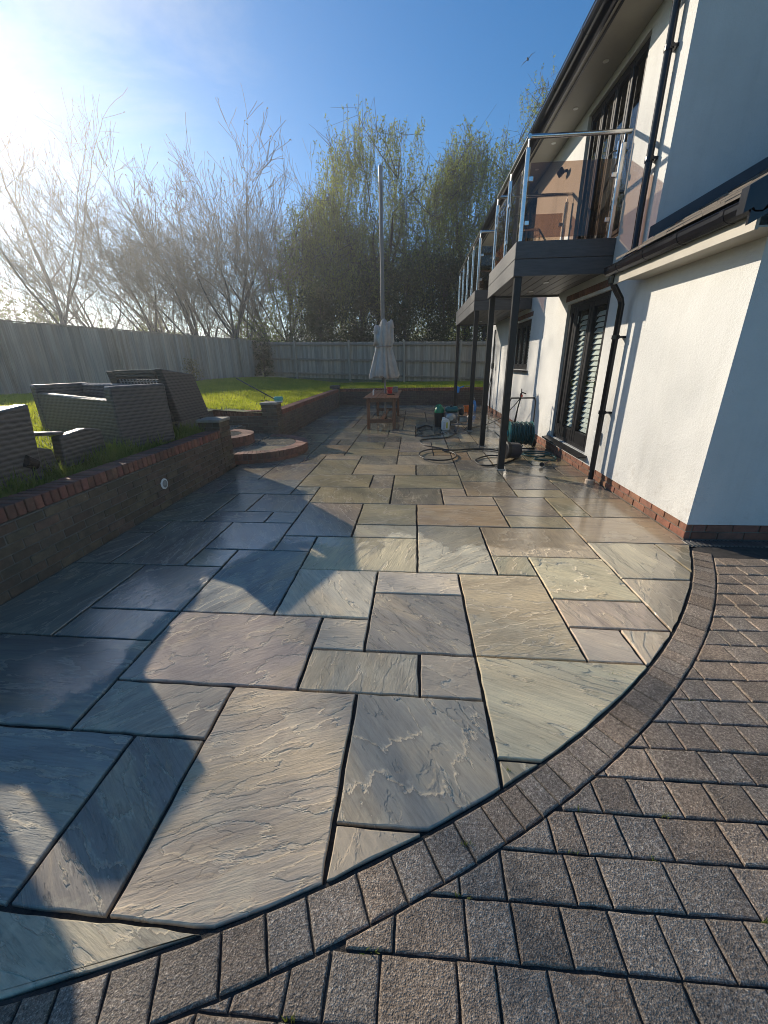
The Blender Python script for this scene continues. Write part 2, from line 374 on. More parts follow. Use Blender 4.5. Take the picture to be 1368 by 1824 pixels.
def glass_mat(name, tint, gloss=0.9):
    m, N, L, B = nmat(name); N.remove(B); out = N['Material Output']
    tr = N.new('ShaderNodeBsdfTransparent'); tr.inputs['Color'].default_value = (*tint, 1)
    gl = N.new('ShaderNodeBsdfGlossy'); gl.inputs['Roughness'].default_value = 0.015; gl.inputs['Color'].default_value = (gloss,)*3+(1,)
    fr = N.new('ShaderNodeFresnel'); fr.inputs['IOR'].default_value = 1.5
    mx = N.new('ShaderNodeMixShader'); gb = N.new('ShaderNodeNewGeometry'); L.new(mathn(N, L, 'MULTIPLY', fr.outputs[0], mathn(N, L, 'SUBTRACT', 1.0, gb.outputs['Backfacing'])), mx.inputs[0]); L.new(tr.outputs[0], mx.inputs[1]); L.new(gl.outputs[0], mx.inputs[2])
    L.new(mx.outputs[0], out.inputs['Surface']); return m

def leaf_mat(name, lo, hi, trans=0.45, scale=0.6):
    m, N, L, B = nmat(name); out = N['Material Output']
    geo = N.new('ShaderNodeNewGeometry')
    n = noise(N, L, geo.outputs['Position'], scale, 5, 0.7); f = noise(N, L, geo.outputs['Position'], 9.0, 2)
    c = ramp(N, L, mathn(N, L, 'ADD', mathn(N, L, 'MULTIPLY', n, 0.6), mathn(N, L, 'MULTIPLY', f, 0.4)), [(0.35, lo), (0.65, hi)])
    L.new(c, B.inputs['Base Color']); B.inputs['Roughness'].default_value = 0.55; B.inputs['Specular IOR Level'].default_value = 0.25
    tl = N.new('ShaderNodeBsdfTranslucent'); L.new(mixc(N, L, 1.0, c, (1.25, 1.25, 0.65), 'MULTIPLY'), tl.inputs['Color'])
    mx = N.new('ShaderNodeMixShader'); mx.inputs[0].default_value = trans
    L.new(B.outputs[0], mx.inputs[1]); L.new(tl.outputs[0], mx.inputs[2]); L.new(mx.outputs[0], out.inputs['Surface']); return m

MAT = dict(
    stone=sandstone(), paver=paver_mat(), render=render_mat(),
    brick=brick_mat('red_brick', amount=0.30), brickdirty=brick_mat('weathered_brick', amount=0.55),
    mortar=simple('mortar', (0.16,0.14,0.115), 0.9, bumps=0.4, scale=20), joint=simple('dark_joint_sand', (0.040,0.035,0.030), 0.95, var=0.7, bumps=0.7, bscale=160, scale=22),
    soil=simple('soil', (0.07,0.075,0.035), 0.95, bumps=0.7, scale=3), grasssoil=simple('turf', (0.085,0.12,0.030), 0.95, var=0.4, bumps=0.8, scale=2, bscale=40),
    fence=wood_mat('weathered_fence_board', (0.24,0.20,0.155), (0.52,0.45,0.36), 0.85, (1,1,0.05), 40, 0.6),
    pole=wood_mat('grey_timber_pole', (0.12,0.10,0.08), (0.26,0.23,0.195), 0.8, (1,1,0.04), 30, 0.5),
    teak=wood_mat('stained_teak', (0.085,0.036,0.018), (0.20,0.09,0.045), 0.35, (1,0.06,1), 26, 0.3),
    teakleg=wood_mat('stained_teak_upright', (0.12,0.045,0.02), (0.26,0.11,0.05), 0.4, (1,1,0.08), 26, 0.3),
    deck=wood_mat('charcoal_composite', (0.032,0.036,0.041), (0.072,0.077,0.084), 0.5, (0.12,0.12,1), 40, 0.35),
    deckunder=wood_mat('charcoal_soffit_board', (0.035,0.032,0.03), (0.075,0.07,0.064), 0.55, (1,0.08,1), 40, 0.3),
    black=simple('black_plastic', (0.009,0.009,0.011), 0.15, var=0.2, spec=0.4), blackmatt=simple('black_rubber', (0.014,0.014,0.014), 0.5, var=0.2),
    frame=simple('black_window_frame', (0.012,0.012,0.014), 0.38, var=0.2, spec=0.3), steel=simple('brushed_steel', (0.62,0.61,0.59), 0.24, 1.0, 0.08, 40),
    chrome=simple('chrome', (0.75,0.75,0.76), 0.12, 1.0, 0.05), powder=simple('black_powder_coat', (0.011,0.012,0.014), 0.36, var=0.2, spec=0.3),
    white=simple('white_upvc', (0.74,0.74,0.72), 0.35, var=0.05), shutter=simple('white_shutter', (0.80,0.79,0.76), 0.45, var=0.05),
    tinted=glass_mat('bronze_glass', (0.64,0.54,0.46)), pane=glass_mat('window_glass', (0.86,0.89,0.88)),
    room=simple('dark_room', (0.03,0.028,0.026), 0.9), curtain=simple('cream_curtain', (0.42,0.37,0.27), 0.9, stretch=(1,14,0.2), var=0.35),
    wicker=wicker_mat(), lead=simple('lead_flashing', (0.06,0.065,0.075), 0.5, bumps=0.2), tile=simple('roof_tile', (0.10,0.085,0.07), 0.85, var=0.4, bumps=0.5),
    barebark=simple('bare_bark', (0.085,0.072,0.058), 0.9, scale=3), twig=simple('twig_bark', (0.26,0.21,0.155), 0.85, scale=3),
    willowbark=simple('willow_bark', (0.055,0.048,0.038), 0.9, scale=3),
    willowleaf=leaf_mat('willow_leaf', (0.125,0.16,0.040), (0.29,0.325,0.085), 0.52), bud=leaf_mat('brown_bud', (0.16,0.12,0.06), (0.28,0.23,0.09), 0.4),
    everleaf=leaf_mat('evergreen_leaf', (0.022,0.036,0.014), (0.07,0.095,0.03), 0.3), shrubleaf=leaf_mat('yellow_green_leaf', (0.12,0.15,0.04), (0.26,0.28,0.09), 0.45),
    hazeleaf=leaf_mat('distant_leaf', (0.12,0.15,0.06), (0.22,0.23,0.11), 0.4), ivy=leaf_mat('climber_leaf', (0.03,0.045,0.016), (0.07,0.09,0.03), 0.3),
    grass=leaf_mat('grass_blade', (0.25,0.31,0.035), (0.50,0.50,0.085), 0.64, 1.1), dullgrass=leaf_mat('rough_grass_blade', (0.11,0.16,0.035), (0.22,0.26,0.07), 0.5, 1.3),
    canvas=simple('beige_canvas', (0.50,0.45,0.40), 0.85, var=0.12, scale=8, bumps=0.2, bscale=200), strap=simple('canvas_strap', (0.33,0.30,0.27), 0.85),
    red=simple('red_plastic', (0.62,0.03,0.03), 0.3, var=0.1), green=simple('green_plastic', (0.02,0.26,0.12), 0.35, var=0.15),
    teal=simple('teal_plastic', (0.02,0.13,0.13), 0.38, var=0.2), tealhose=simple('dark_green_hose', (0.012,0.075,0.075), 0.32, var=0.3),
    tealbright=simple('turquoise_plastic', (0.03,0.33,0.36), 0.35), mint=simple('mint_plastic', (0.12,0.48,0.36), 0.4),
    blue=simple('blue_plastic', (0.02,0.22,0.62), 0.35), navy=simple('navy_plastic', (0.025,0.03,0.045), 0.35), orange=simple('orange_plastic', (0.75,0.17,0.02), 0.4),
    cream=simple('translucent_white_plastic', (0.74,0.74,0.70), 0.4, var=0.05), yellow=simple('yellow_label', (0.52,0.45,0.05), 0.5), lightgrey=simple('light_grey_label', (0.52,0.53,0.58), 0.5),
    grey=simple('grey_plastic', (0.22,0.22,0.22), 0.45), metal=simple('dull_metal', (0.36,0.36,0.36), 0.38, 0.85, 0.25), pipegrey=simple('pale_collar', (0.46,0.36,0.27), 0.7),
    meter=simple('pale_grey_cabinet', (0.62,0.66,0.64), 0.5, var=0.06), bird=simple('dark_feather', (0.02,0.02,0.022), 0.7),
    greybox=simple('outlet_grey', (0.55,0.56,0.54), 0.5), lens=simple('frosted_lens', (0.30,0.29,0.26), 0.3),
)

# ------------------------------------------------------------------ ground and terrace
R_ARC, CX, CY = 5.7586, -2.680, 5.9644
GX = [-2.88,-2.56,-2.23,-1.89,-1.56,-1.24,-.91,-.58,-.27,.045,.36,.665,.97,1.27,1.57,1.87,2.15,2.455]
def gy(j): return [0.59,.90,1.195,1.50,1.81,2.11,2.42,2.73,3.05,3.37,3.68,4.0,4.31][j] if 0 <= j <= 12 else (0.59+0.31*j if j < 0 else 4.31+0.317*(j-12))
SHEAR = -0.016
def half(poly, n, d):
    """keep the side n.p <= d of a convex polygon"""
    out = []
    for i in range(len(poly)):
        a, b = poly[i], poly[(i+1) % len(poly)]; fa = a[0]*n[0]+a[1]*n[1]-d; fb = b[0]*n[0]+b[1]*n[1]-d
        if fa <= 0: out.append(a)
        if fa*fb < 0: t = fa/(fa-fb); out.append((a[0]+(b[0]-a[0])*t, a[1]+(b[1]-a[1])*t))
    return out
def area(p): return 0.5*sum(p[i][0]*p[(i+1)%len(p)][1]-p[(i+1)%len(p)][0]*p[i][1] for i in range(len(p)))
def clip_arc(poly, r):
    for k in range(-96, 4, 2):
        t = math.radians(k); n = (math.cos(t), math.sin(t)); poly = half(poly, n, CX*n[0]+CY*n[1]+r*math.cos(math.radians(1)))
        if len(poly) < 3: return []
    return poly
def inset(poly, d):
    c = poly; n = len(poly); edges = []
    for i in range(n):
        a, b = poly[i], poly[(i+1) % n]; ex, ey = b[0]-a[0], b[1]-a[1]; l = math.hypot(ex, ey)
        if l < 1e-6: continue
        nn = (ey/l, -ex/l); c = half(c, nn, nn[0]*a[0]+nn[1]*a[1]-d)
        if len(c) < 3: return []
    return c
def clean(poly, e=0.004):
    o = []
    for p in poly:
        if not o or math.hypot(p[0]-o[-1][0], p[1]-o[-1][1]) > e: o.append(p)
    if len(o) > 1 and math.hypot(o[0][0]-o[-1][0], o[0][1]-o[-1][1]) <= e: o.pop()
    return o
def stone_piece(poly, ztop, thick, ch, jit, seg=0.1, drop=None, rnd=random):
    """a slab with slightly ragged arrises; returns (mesh builder about its centre, centre)"""
    poly = clean(poly)
    if len(poly) < 3: return None, None
    if area(poly) < 0: poly = poly[::-1]
    cx = sum(p[0] for p in poly)/len(poly); cy = sum(p[1] for p in poly)/len(poly)
    ring = []
    for i in range(len(poly)):
        a, b = poly[i], poly[(i+1) % len(poly)]; l = math.hypot(b[0]-a[0], b[1]-a[1]); k = max(1, int(l/seg))
        for q in range(k):
            t = q/k; nx, ny = (b[1]-a[1])/l, -(b[0]-a[0])/l; j = rnd.uniform(-jit, jit*0.3)
            ring.append((a[0]+(b[0]-a[0])*t+nx*j, a[1]+(b[1]-a[1])*t+ny*j))
    n = len(ring); drop = drop if drop is not None else ch*0.8
    def shrink(d):
        o = []
        for x, y in ring:
            dx, dy = cx-x, cy-y; l = math.hypot(dx, dy) or 1; k = min(d*1.35*rnd.uniform(0.7, 1.3), l*0.4)/l; o.append((x+dx*k-cx, y+dy*k-cy))
        return o
    r0 = [(x-cx, y-cy) for x, y in ring]; r1 = shrink(ch*0.35); r2 = shrink(ch)
    vs = [(x,y,-thick) for x,y in r0]+[(x,y,-drop) for x,y in r0]+[(x,y,-drop*0.3) for x,y in r1]+[(x,y,0) for x,y in r2]
    fs = [(k*n+i, k*n+(i+1)%n, (k+1)*n+(i+1)%n, (k+1)*n+i) for k in range(3) for i in range(n)]+[tuple(range(3*n, 4*n))]
    mb = MB(); mb.add(vs, fs); return mb, (cx, cy, ztop)

ground = struct(obj('ground', MB().box(-400, 400, -60, 600, -0.5, -0.09), MAT['soil']))
patio = struct(obj('patio', MB().prism([(-2.9,-0.6),(0.9,-0.6),(2.47,2.4),(2.47,15.62),(-2.9,15.62)], -0.08, -0.020), MAT['joint']))
patio['label'] = 'wet riven sandstone terrace of grey, buff and mauve slabs'

TONES = {'beige': (.40,.36,.31), 'pink': (.36,.318,.278), 'grey': (.25,.25,.238), 'blue': (.225,.245,.255), 'buff': (.46,.425,.335),
         'khaki': (.405,.365,.29), 'mauve': (.295,.268,.252), 'orange': (.43,.345,.255), 'light': (.43,.41,.365), 'olive': (.325,.305,.25)}
known = '''6 8 0 3 pink;5 6 0 2 grey;2 5 0 2 blue;0 2 0 2 mauve;4 7 -2 0 beige;1 4 -2 0 grey;8 9 -1 1 beige;9 11 -1 1 grey;8 10 1 3 grey;7 9 3 4 beige;9 10 3 4 pink;10 13 2 4 buff
10 11 1 2 olive;11 12 1 2 olive;4 7 3 5 mauve;7 8 4 5 beige;8 10 4 6 grey;8 10 6 7 light;10 12 4 7 khaki;4 6 2 3 mauve;1 4 2 4 blue;0 1 2 4 grey;2 4 4 5 blue;0 2 4 7 grey
2 4 5 7 blue;3 4 7 8 blue;1 3 7 10 mauve;0 1 7 9 mauve;0 1 9 10 grey;3 5 8 10 blue;4 6 5 8 blue;5 6 8 9 blue;5 7 9 12 mauve;6 9 7 9 buff;6 8 5 7 light
7 9 10 12 olive;7 9 9 10 light;9 12 10 12 orange;9 11 7 10 light;11 14 8 10 khaki;12 14 10 11 olive;12 14 11 13 grey;14 15 11 13 olive;15 17 11 13 pink;14 17 9 11 khaki
11 12 7 8 olive;12 14 6 8 buff;12 14 5 6 pink;12 13 4 5 beige;13 14 4 5 beige;14 16 7 9 light;16 17 7 9 olive;14 17 5 7 beige;13 14 3 4 beige;5 8 12 14 olive
8 10 12 14 grey;10 11 13 14 beige;10 12 12 13 light;4 5 13 14 blue;3 5 11 13 blue;2 3 11 13 mauve;0 2 10 13 mauve;2 4 10 11 blue;4 5 10 11 blue;4 7 14 16 olive
1 4 13 15 blue;0 1 13 15 mauve;0 2 15 18 grey;2 4 15 18 grey;4 6 16 19 olive;6 8 18 20 grey;6 9 16 18 khaki;11 13 15 17 grey;11 13 13 15 olive;13 15 14 16 grey
13 15 13 14 khaki;8 11 14 16 olive;7 8 14 16 grey;9 11 16 18 grey'''
slabs = []; occ = set()
for row in known.replace('\n', ';').split(';'):
    a = row.split(); i0, i1, j0, j1 = map(int, a[:4]); slabs.append((i0, i1, j0, j1, a[4]))
    for i in range(i0, i1):
        for j in range(j0, j1): occ.add((i, j))
J_END = 48; rs = random.Random(11)
far_tones = ['grey','olive','khaki','grey','light','mauve','beige','olive','grey','orange']
for j in range(11, J_END):
    for i in range(17):
        if (i, j) in occ: continue
        for (w, d) in rs.sample([(3,2),(2,3),(2,2),(3,2),(2,2),(2,1),(1,2)], 7)+[(2,1),(1,1)]:
            cells = [(a, b) for a in range(i, i+w) for b in range(j, j+d)]
            if i+w <= 17 and j+d <= J_END and not any(c in occ for c in cells):
                occ.update(cells); slabs.append((i, i+w, j, j+d, rs.choice(far_tones))); break
rs = random.Random(5)
for (i0, i1, j0, j1, tone) in slabs:
    g = 0.0075; X0, X1, Y0, Y1 = GX[i0]+g, GX[i1]-g, gy(j0)+g*0.9, gy(j1)-g*0.9
    if i1 == 17: X1 = 2.452
    poly = [(x, y+SHEAR*x) for x, y in ((X0,Y0),(X1,Y0),(X1,Y1),(X0,Y1))]
    if Y0 < 3.4: poly = clip_arc(poly, R_ARC)
    if len(poly) < 3 or abs(area(poly)) < 0.0015: continue
    zt = rs.uniform(-0.004, 0.002)
    mb, c = stone_piece(poly, zt, 0.018, 0.0045, 0.0045, 0.06, drop=0.005, rnd=rs)
    if mb is None: continue
    t = TONES[tone]; k = rs.uniform(0.88, 1.08)
    link('paving_slab', mb.mesh('paving_slab', fix=False), MAT['stone'], patio, c, tuple(min(1, v*k*rs.uniform(0.96,1.04)) for v in t))

# driveway of small tumbled setts and the curved border course
drive = struct(obj('driveway', MB().add([(CX+(R_ARC+0.004)*math.cos(math.radians(a)), CY+(R_ARC+0.004)*math.sin(math.radians(a)), -0.010) for a in range(-92, -26, 2)]
        + [(2.60,3.34,-0.010),(6.0,3.34,-0.010),(6.0,-3,-0.010),(-3,-3,-0.010)], [tuple(range(33+4))]), MAT['joint']))
drive['label'] = 'driveway of dark speckled concrete setts with a curved border'
rs = random.Random(21)
def paver_piece(poly, parent, name, z):
    mb, c = stone_piece(poly, z, 0.030, 0.006, 0.0024, 0.035, drop=0.006, rnd=rs)
    if mb is None: return
    k = rs.uniform(0.78, 1.15); w = rs.uniform(-0.05, 0.05)
    link(name, mb.mesh(name, fix=False), MAT['paver'], parent, c, (k*(1+w), k, k*(1-w)))
a = math.radians(-95.5); r0, r1 = R_ARC+0.014, R_ARC+0.149
a_end = math.radians(-28.4)
while a < a_end:
    wdt = rs.choice([0.088, 0.088, 0.125, 0.125, 0.165]); da = wdt/(R_ARC+0.08); g = 0.0028/R_ARC
    b = min(a+da, a_end); m2 = (a+b)/2
    poly = [(CX+r0*math.cos(a+g), CY+r0*math.sin(a+g)), (CX+r1*math.cos(a+g*.8), CY+r1*math.sin(a+g*.8)), (CX+r1*math.cos(m2), CY+r1*math.sin(m2)),
            (CX+r1*math.cos(b-g*.8), CY+r1*math.sin(b-g*.8)), (CX+r0*math.cos(b-g), CY+r0*math.sin(b-g)), (CX+r0*math.cos(m2), CY+r0*math.sin(m2))]
    paver_piece(poly, drive, 'border_sett', rs.uniform(-0.003, 0.001)); a = b
PITCH_R = 0.1385; npav = 0
for k in range(-5, 18):
    y0 = 0.5865+k*PITCH_R; y1 = y0+PITCH_R
    x = -1.3+rs.uniform(0, 0.2)
    x_max = 0.75+1.0*max(0, (y1-0.35)) if y1 < 3.4 else 3.2
    x_max = min(x_max, 3.15)
    while x < x_max:
        wdt = rs.choice([0.105, 0.14, 0.14, 0.21, 0.21, 0.145]); q = 0.0026
        poly = [(x+q,y0+q),(x+wdt-q,y0+q),(x+wdt-q,y1-q),(x+q,y1-q)]
        x += wdt
        cx, cy = x-wdt/2-CX, (y0+y1)/2-CY; l = math.hypot(cx, cy)
        if l < R_ARC+0.06: 
            if all(math.hypot(px-CX, py-CY) < R_ARC+0.158 for px, py in poly): continue
        n = (-cx/l, -cy/l); poly = half(poly, n, n[0]*CX+n[1]*CY-(R_ARC+0.156))
        if len(poly) < 3 or abs(area(poly)) < 0.0004: continue
        if y0 < -0.02: continue
        paver_piece(poly, drive, 'sett', rs.uniform(-0.004, 0.0015)); npav += 1
print('setts', npav)
# channel drain along the foot of the end wall
dr = thing('channel_drain', 'pale slotted metal channel drain at the foot of the house end wall', 'drain', (2.47, 3.37, 0))
obj('channel', MB().box(-0.04, 2.5, -0.065, 0.055, -0.03, -0.012), MAT['blackmatt'], dr)
for k in range(44): obj('grate_bar', MB().box(-0.035+k*0.035, -0.018+k*0.035, -0.06, 0.05, -0.011, 0.002), MAT['metal'], dr)

# weeds and crumbs caught in the joints
rw_ = random.Random(9); wv_ = []
for (wx, wy, ns) in ((0.20,0.868,14),(0.40,1.142,8),(0.93,1.005,9),(1.05,0.726,12),(0.62,1.004,7),(0.16,0.727,6),(-0.30,0.45,9),(1.35,1.55,6),(-0.10,0.587,6),(0.80,0.865,5),(1.06,1.70,6),(0.55,0.868,5),(2.43,4.3,12),(2.43,3.8,9),(2.44,5.0,10)):
    for _ in range(ns):
        x, y = wx+rw_.gauss(0, 0.012), wy+rw_.gauss(0, 0.003); a = rw_.uniform(0, 2*PI); h_ = rw_.uniform(0.008, 0.022); w_ = 0.0022; l_ = rw_.uniform(0.2, 1.0)*h_
        wv_ += [(x-math.sin(a)*w_, y+math.cos(a)*w_, -0.008), (x+math.sin(a)*w_, y-math.cos(a)*w_, -0.008), (x+math.cos(a)*l_, y+math.sin(a)*l_, h_-0.004)]
wd = link('joint_weeds', fast_mesh('joint_weeds', np.array(wv_), np.arange(len(wv_)).reshape(-1, 3)), MAT['shrubleaf']); wd['kind'] = 'stuff'; tag(wd, 'tiny yellowish weeds sprouting from the paving joints', 'weeds')

# ------------------------------------------------------------------ raised lawn
def lawn_z(x, y):
    t = min(1.0, max(0.0, (-3.1-x)/4.4)); return 0.60 + 0.36*t*t*(3-2*t) + 0.025*math.sin(x*1.3+y*0.7)*min(1, t*3)
def lawn_grid(xs, ys):
    vs = [(x, y, lawn_z(x, y)-0.01) for y in ys for x in xs]; nx = len(xs)
    return vs, [(j*nx+i, j*nx+i+1, (j+1)*nx+i+1, (j+1)*nx+i) for j in range(len(ys)-1) for i in range(nx-1)]
mb = MB()
xs = [-60,-30,-16]+[-12+0.45*k for k in range(20)]+[-3.08]
mb.add(*lawn_grid(xs, [-6,-2,0]+[0.6*k for k in range(1, 11)]+[6.08]))
mb.add(*lawn_grid([x for x in xs if x < -4.3]+[-4.25], [6.08, 6.6, 7.2, 7.8, 8.32]))
mb.add(*lawn_grid(xs, [8.32]+[8.6+0.6*k for k in range(13)]))
mb.add(*lawn_grid(xs+[-2.0, -1, 0, 1, 2, 3, 6, 12, 40], [15.8, 16.4, 17.2, 18, 19, 20, 22, 26, 40, 90]))
lawn = struct(obj('lawn', mb, MAT['grasssoil'], smooth=True))
def grass(name, n, region, hmin, hmax, mat, label, dens=None, wid=0.006):
    P = []
    rg = np.random.RandomState(len(name)+n % 97)
    x0, x1, y0, y1 = region
    xs = rg.uniform(x0, x1, n); ys = rg.uniform(y0, y1, n)
    keep = np.ones(n, bool) if dens is None else np.array([dens(a, b) for a, b in zip(xs, ys)])
    xs, ys = xs[keep], ys[keep]; n = len(xs)
    zs = np.array([lawn_z(a, b) for a, b in zip(xs, ys)])-0.012
    h = rg.uniform(hmin, hmax, n); an = rg.uniform(0, 2*PI, n); ln = rg.uniform(0.1, 0.7, n)*h; la = rg.uniform(0, 2*PI, n)
    w = wid*rg.uniform(0.7, 1.4, n); dx, dy = np.cos(an)*w, np.sin(an)*w
    V = np.empty((n, 3, 3), np.float32)
    V[:,0] = np.stack([xs-dx, ys-dy, zs], 1); V[:,1] = np.stack([xs+dx, ys+dy, zs], 1)
    V[:,2] = np.stack([xs+np.cos(la)*ln, ys+np.sin(la)*ln, zs+h], 1)
    return V.reshape(-1, 3)
def grass_obj(name, sets, mat, label):
    V = np.concatenate(sets); me = fast_mesh(name, V, np.arange(len(V)).reshape(-1, 3)); o = link(name, me, mat); o['kind'] = 'stuff'
    tag(o, label, 'grass'); return o
grass_obj('lawn_grass', [grass('a', 90000, (-8.6, -3.1, 8.6, 20), 0.035, 0.085, None, ''), grass('bb', 26000, (-3.1, 3.2, 15.85, 20), 0.05, 0.12, None, ''),
                         grass('ccc', 52000, (-9.5, -4.1, 2.2, 8.6), 0.035, 0.09, None, '', lambda x, y: not (6.0 < y < 8.4 and x > -4.6))], MAT['grass'], 'sunlit short grass covering the raised lawn')
grass_obj('rough_grass', [grass('dd', 30000, (-4.15, -3.10, 1.0, 5.95), 0.03, 0.10, None, ''),
                          grass('e', 5200, (-3.45, -3.10, 1.5, 5.9), 0.10, 0.24, None, '', lambda x, y: math.sin(y*5.1)+math.sin(y*13.7+1) > -0.1, 0.006)], MAT['dullgrass'], 'long rough grass growing behind the near brick coping')

# ------------------------------------------------------------------ brickwork
def brick_mesh(lx, ly, lz, b=0.004): return MB().bbox(-lx/2, lx/2, -ly/2, ly/2, -lz/2, lz/2, b).mesh('brick')
BR = {'x': brick_mesh(0.05, 0.215, 0.065), 'y': brick_mesh(0.215, 0.05, 0.065), 'copx': brick_mesh(0.225, 0.064, 0.105, 0.006), 'copy': brick_mesh(0.064, 0.225, 0.105, 0.006),
      'hx': brick_mesh(0.05, 0.1, 0.065), 'hy': brick_mesh(0.1, 0.05, 0.065)}
BRD = {k: v.copy() for k, v in BR.items()}
for v in BR.values(): v.materials.append(MAT['brick'])
for v in BRD.values(): v.materials.append(MAT['brickdirty'])
rb = random.Random(3)
def bcol(base, var=0.22): k = rb.uniform(1-var, 1+var); return tuple(c*k*rb.uniform(0.93, 1.07) for c in base)
RED = (0.25, 0.100, 0.062); BROWN = (0.145, 0.098, 0.062); DARKRED = (0.24, 0.09, 0.055)
def courses(parent, axis, face, a0, a1, z0, n, outward, base, meshes, name='brick'):
    """stretcher bond face: axis 'y' runs along y with the face at x=face"""
    for c in range(n):
        z = z0+0.0375+c*0.075; a = a0-(0.1125 if c % 2 else 0)
        while a < a1-0.01:
            m = a+0.1125; half_b = False
            if a < a0-0.01: m = a0+0.055; half_b = True
            elif a+0.225 > a1+0.01: m = a+0.055; half_b = True
            jit = rb.uniform(-0.003, 0.003)
            if axis == 'y': link(name, meshes['hx' if half_b else 'x'], None, parent, (face-outward*0.024+jit, m, z), bcol(base))
            else: link(name, meshes['hy' if half_b else 'y'], None, parent, (m, face-outward*0.024+jit, z), bcol(base))
            a += 0.225
def coping(parent, axis, centre, a0, a1, ztop, base, meshes, name='coping_brick'):
    n = int(round((a1-a0)/0.075))
    for k in range(n):
        a = a0+0.0375+k*0.075; j = rb.uniform(-0.004, 0.004)
        if axis == 'y': link(name, meshes['copx'], None, parent, (centre+j, a, ztop-0.0525+j*0.6), bcol(base))
        else: link(name, meshes['copy'], None, parent, (a, centre+j, ztop-0.0525+j*0.6), bcol(base))
def pier(parent, x0, y0, h, base, meshes):
    n = int(h/0.075); obj('pier_core', MB().box(x0+0.012, x0+0.318, y0+0.012, y0+0.318, 0, n*0.075), MAT['mortar'], parent)
    for c in range(n):
        z = 0.0375+c*0.075
        if c % 2:
            spots = [('y', 0.1075, 0.025), ('y', 0.2225, 0.305), ('x', 0.305, 0.1075), ('x', 0.025, 0.2225), ('hx', 0.305, 0.275), ('hx', 0.025, 0.055), ('hy', 0.275, 0.025), ('hy', 0.055, 0.305)]
        else:
            spots = [('y', 0.2225, 0.025), ('y', 0.1075, 0.305), ('x', 0.305, 0.2225), ('x', 0.025, 0.1075), ('hx', 0.305, 0.055), ('hx', 0.025, 0.275), ('hy', 0.055, 0.025), ('hy', 0.275, 0.305)]
        for k, (m, dx, dy) in enumerate(spots): link('pier_brick', meshes[m], None, parent, (x0+dx, y0+dy, z+(0.0004*(k % 3)))  , bcol(base))
    obj('pier_cap', MB().bbox(x0-0.02, x0+0.35, y0-0.02, y0+0.35, n*0.075+0.002, n*0.075+0.045, 0.008), MAT['cap'], parent)
MAT['cane'] = simple('pale_cane', (0.30,0.29,0.28), 0.35, var=0.2); MAT['cream_board'] = simple('cream_board', (0.33,0.305,0.255), 0.5, var=0.08); MAT['cap'] = simple('pale_concrete_cap', (0.30,0.27,0.22), 0.85, bumps=0.4, var=0.3)

wn1 = thing('retaining_wall', 'near brick retaining wall with orange brick coping below the rattan furniture', 'wall', (-3.0, 3, 0), 'retaining walls')
wn1.location = (0,0,0)
obj('wall_core', MB().box(-3.09, -2.886, -1.5, 5.70, -0.05, 0.527), MAT['mortar'], wn1)
courses(wn1, 'y', -2.880, 0.42, 5.70, -0.005, 7, 1, BROWN, BRD)
coping(wn1, 'y', -2.985, 0.30, 5.70, 0.64, RED, BR)
pier(wn1, -3.208, 5.715, 0.75, BROWN, BRD)
wl_ = obj('wall_light', MB().lathe([(0.045,0),(0.062,0.003),(0.062,0.012),(0.048,0.016)], n=24).xf(Matrix.Translation((-2.882, 4.17, 0.275)) @ Matrix.Rotation(PI/2, 4, 'Y')), MAT['cream'], wn1)
obj('light_lens', MB().lathe([(0.046,0),(0.044,0.004)], n=24).xf(Matrix.Translation((-2.869, 4.17, 0.275)) @ Matrix.Rotation(PI/2, 4, 'Y')), MAT['lens'], wl_)

wn2 = thing('retaining_wall', 'brick retaining wall beyond the round steps, running back beside the lawn', 'wall', (0,0,0), 'retaining walls')
obj('wall_core', MB().box(-3.09, -2.906, 8.66, 15.60, -0.05, 0.507), MAT['mortar'], wn2)
courses(wn2, 'y', -2.900, 8.66, 15.55, -0.02, 7, 1, (0.155,0.105,0.072), BRD)
coping(wn2, 'y', -3.0, 8.66, 15.56, 0.615, (0.27,0.105,0.062), BR)
pier(wn2, -3.215, 8.31, 0.75, BROWN, BRD)
obj('pier_cap', MB().bbox(-3.22, -2.86, 15.5, 15.86, 0.62, 0.74, 0.008), MAT['brickdirty'], wn2, color=(0.10,0.085,0.07))
obj('wall_core', MB().box(-5.6, -3.222, 8.40, 8.60, -0.05, 0.507), MAT['mortar'], wn2)
courses(wn2, 'x', 8.394, -5.6, -3.24, -0.02, 7, -1, BROWN, BRD)
coping(wn2, 'x', 8.50, -5.6, -3.24, 0.615, DARKRED, BRD)

wn3 = thing('retaining_wall', 'low dark brick wall with red coping across the back of the patio', 'wall', (0,0,0), 'retaining walls')
obj('wall_core', MB().box(-2.893, 4.0, 15.606, 15.80, -0.05, 0.507), MAT['mortar'], wn3)
courses(wn3, 'x', 15.60, -2.86, 2.9, -0.02, 7, -1, (0.115,0.085,0.066), BRD)
coping(wn3, 'x', 15.70, -2.84, 2.9, 0.615, RED, BR)

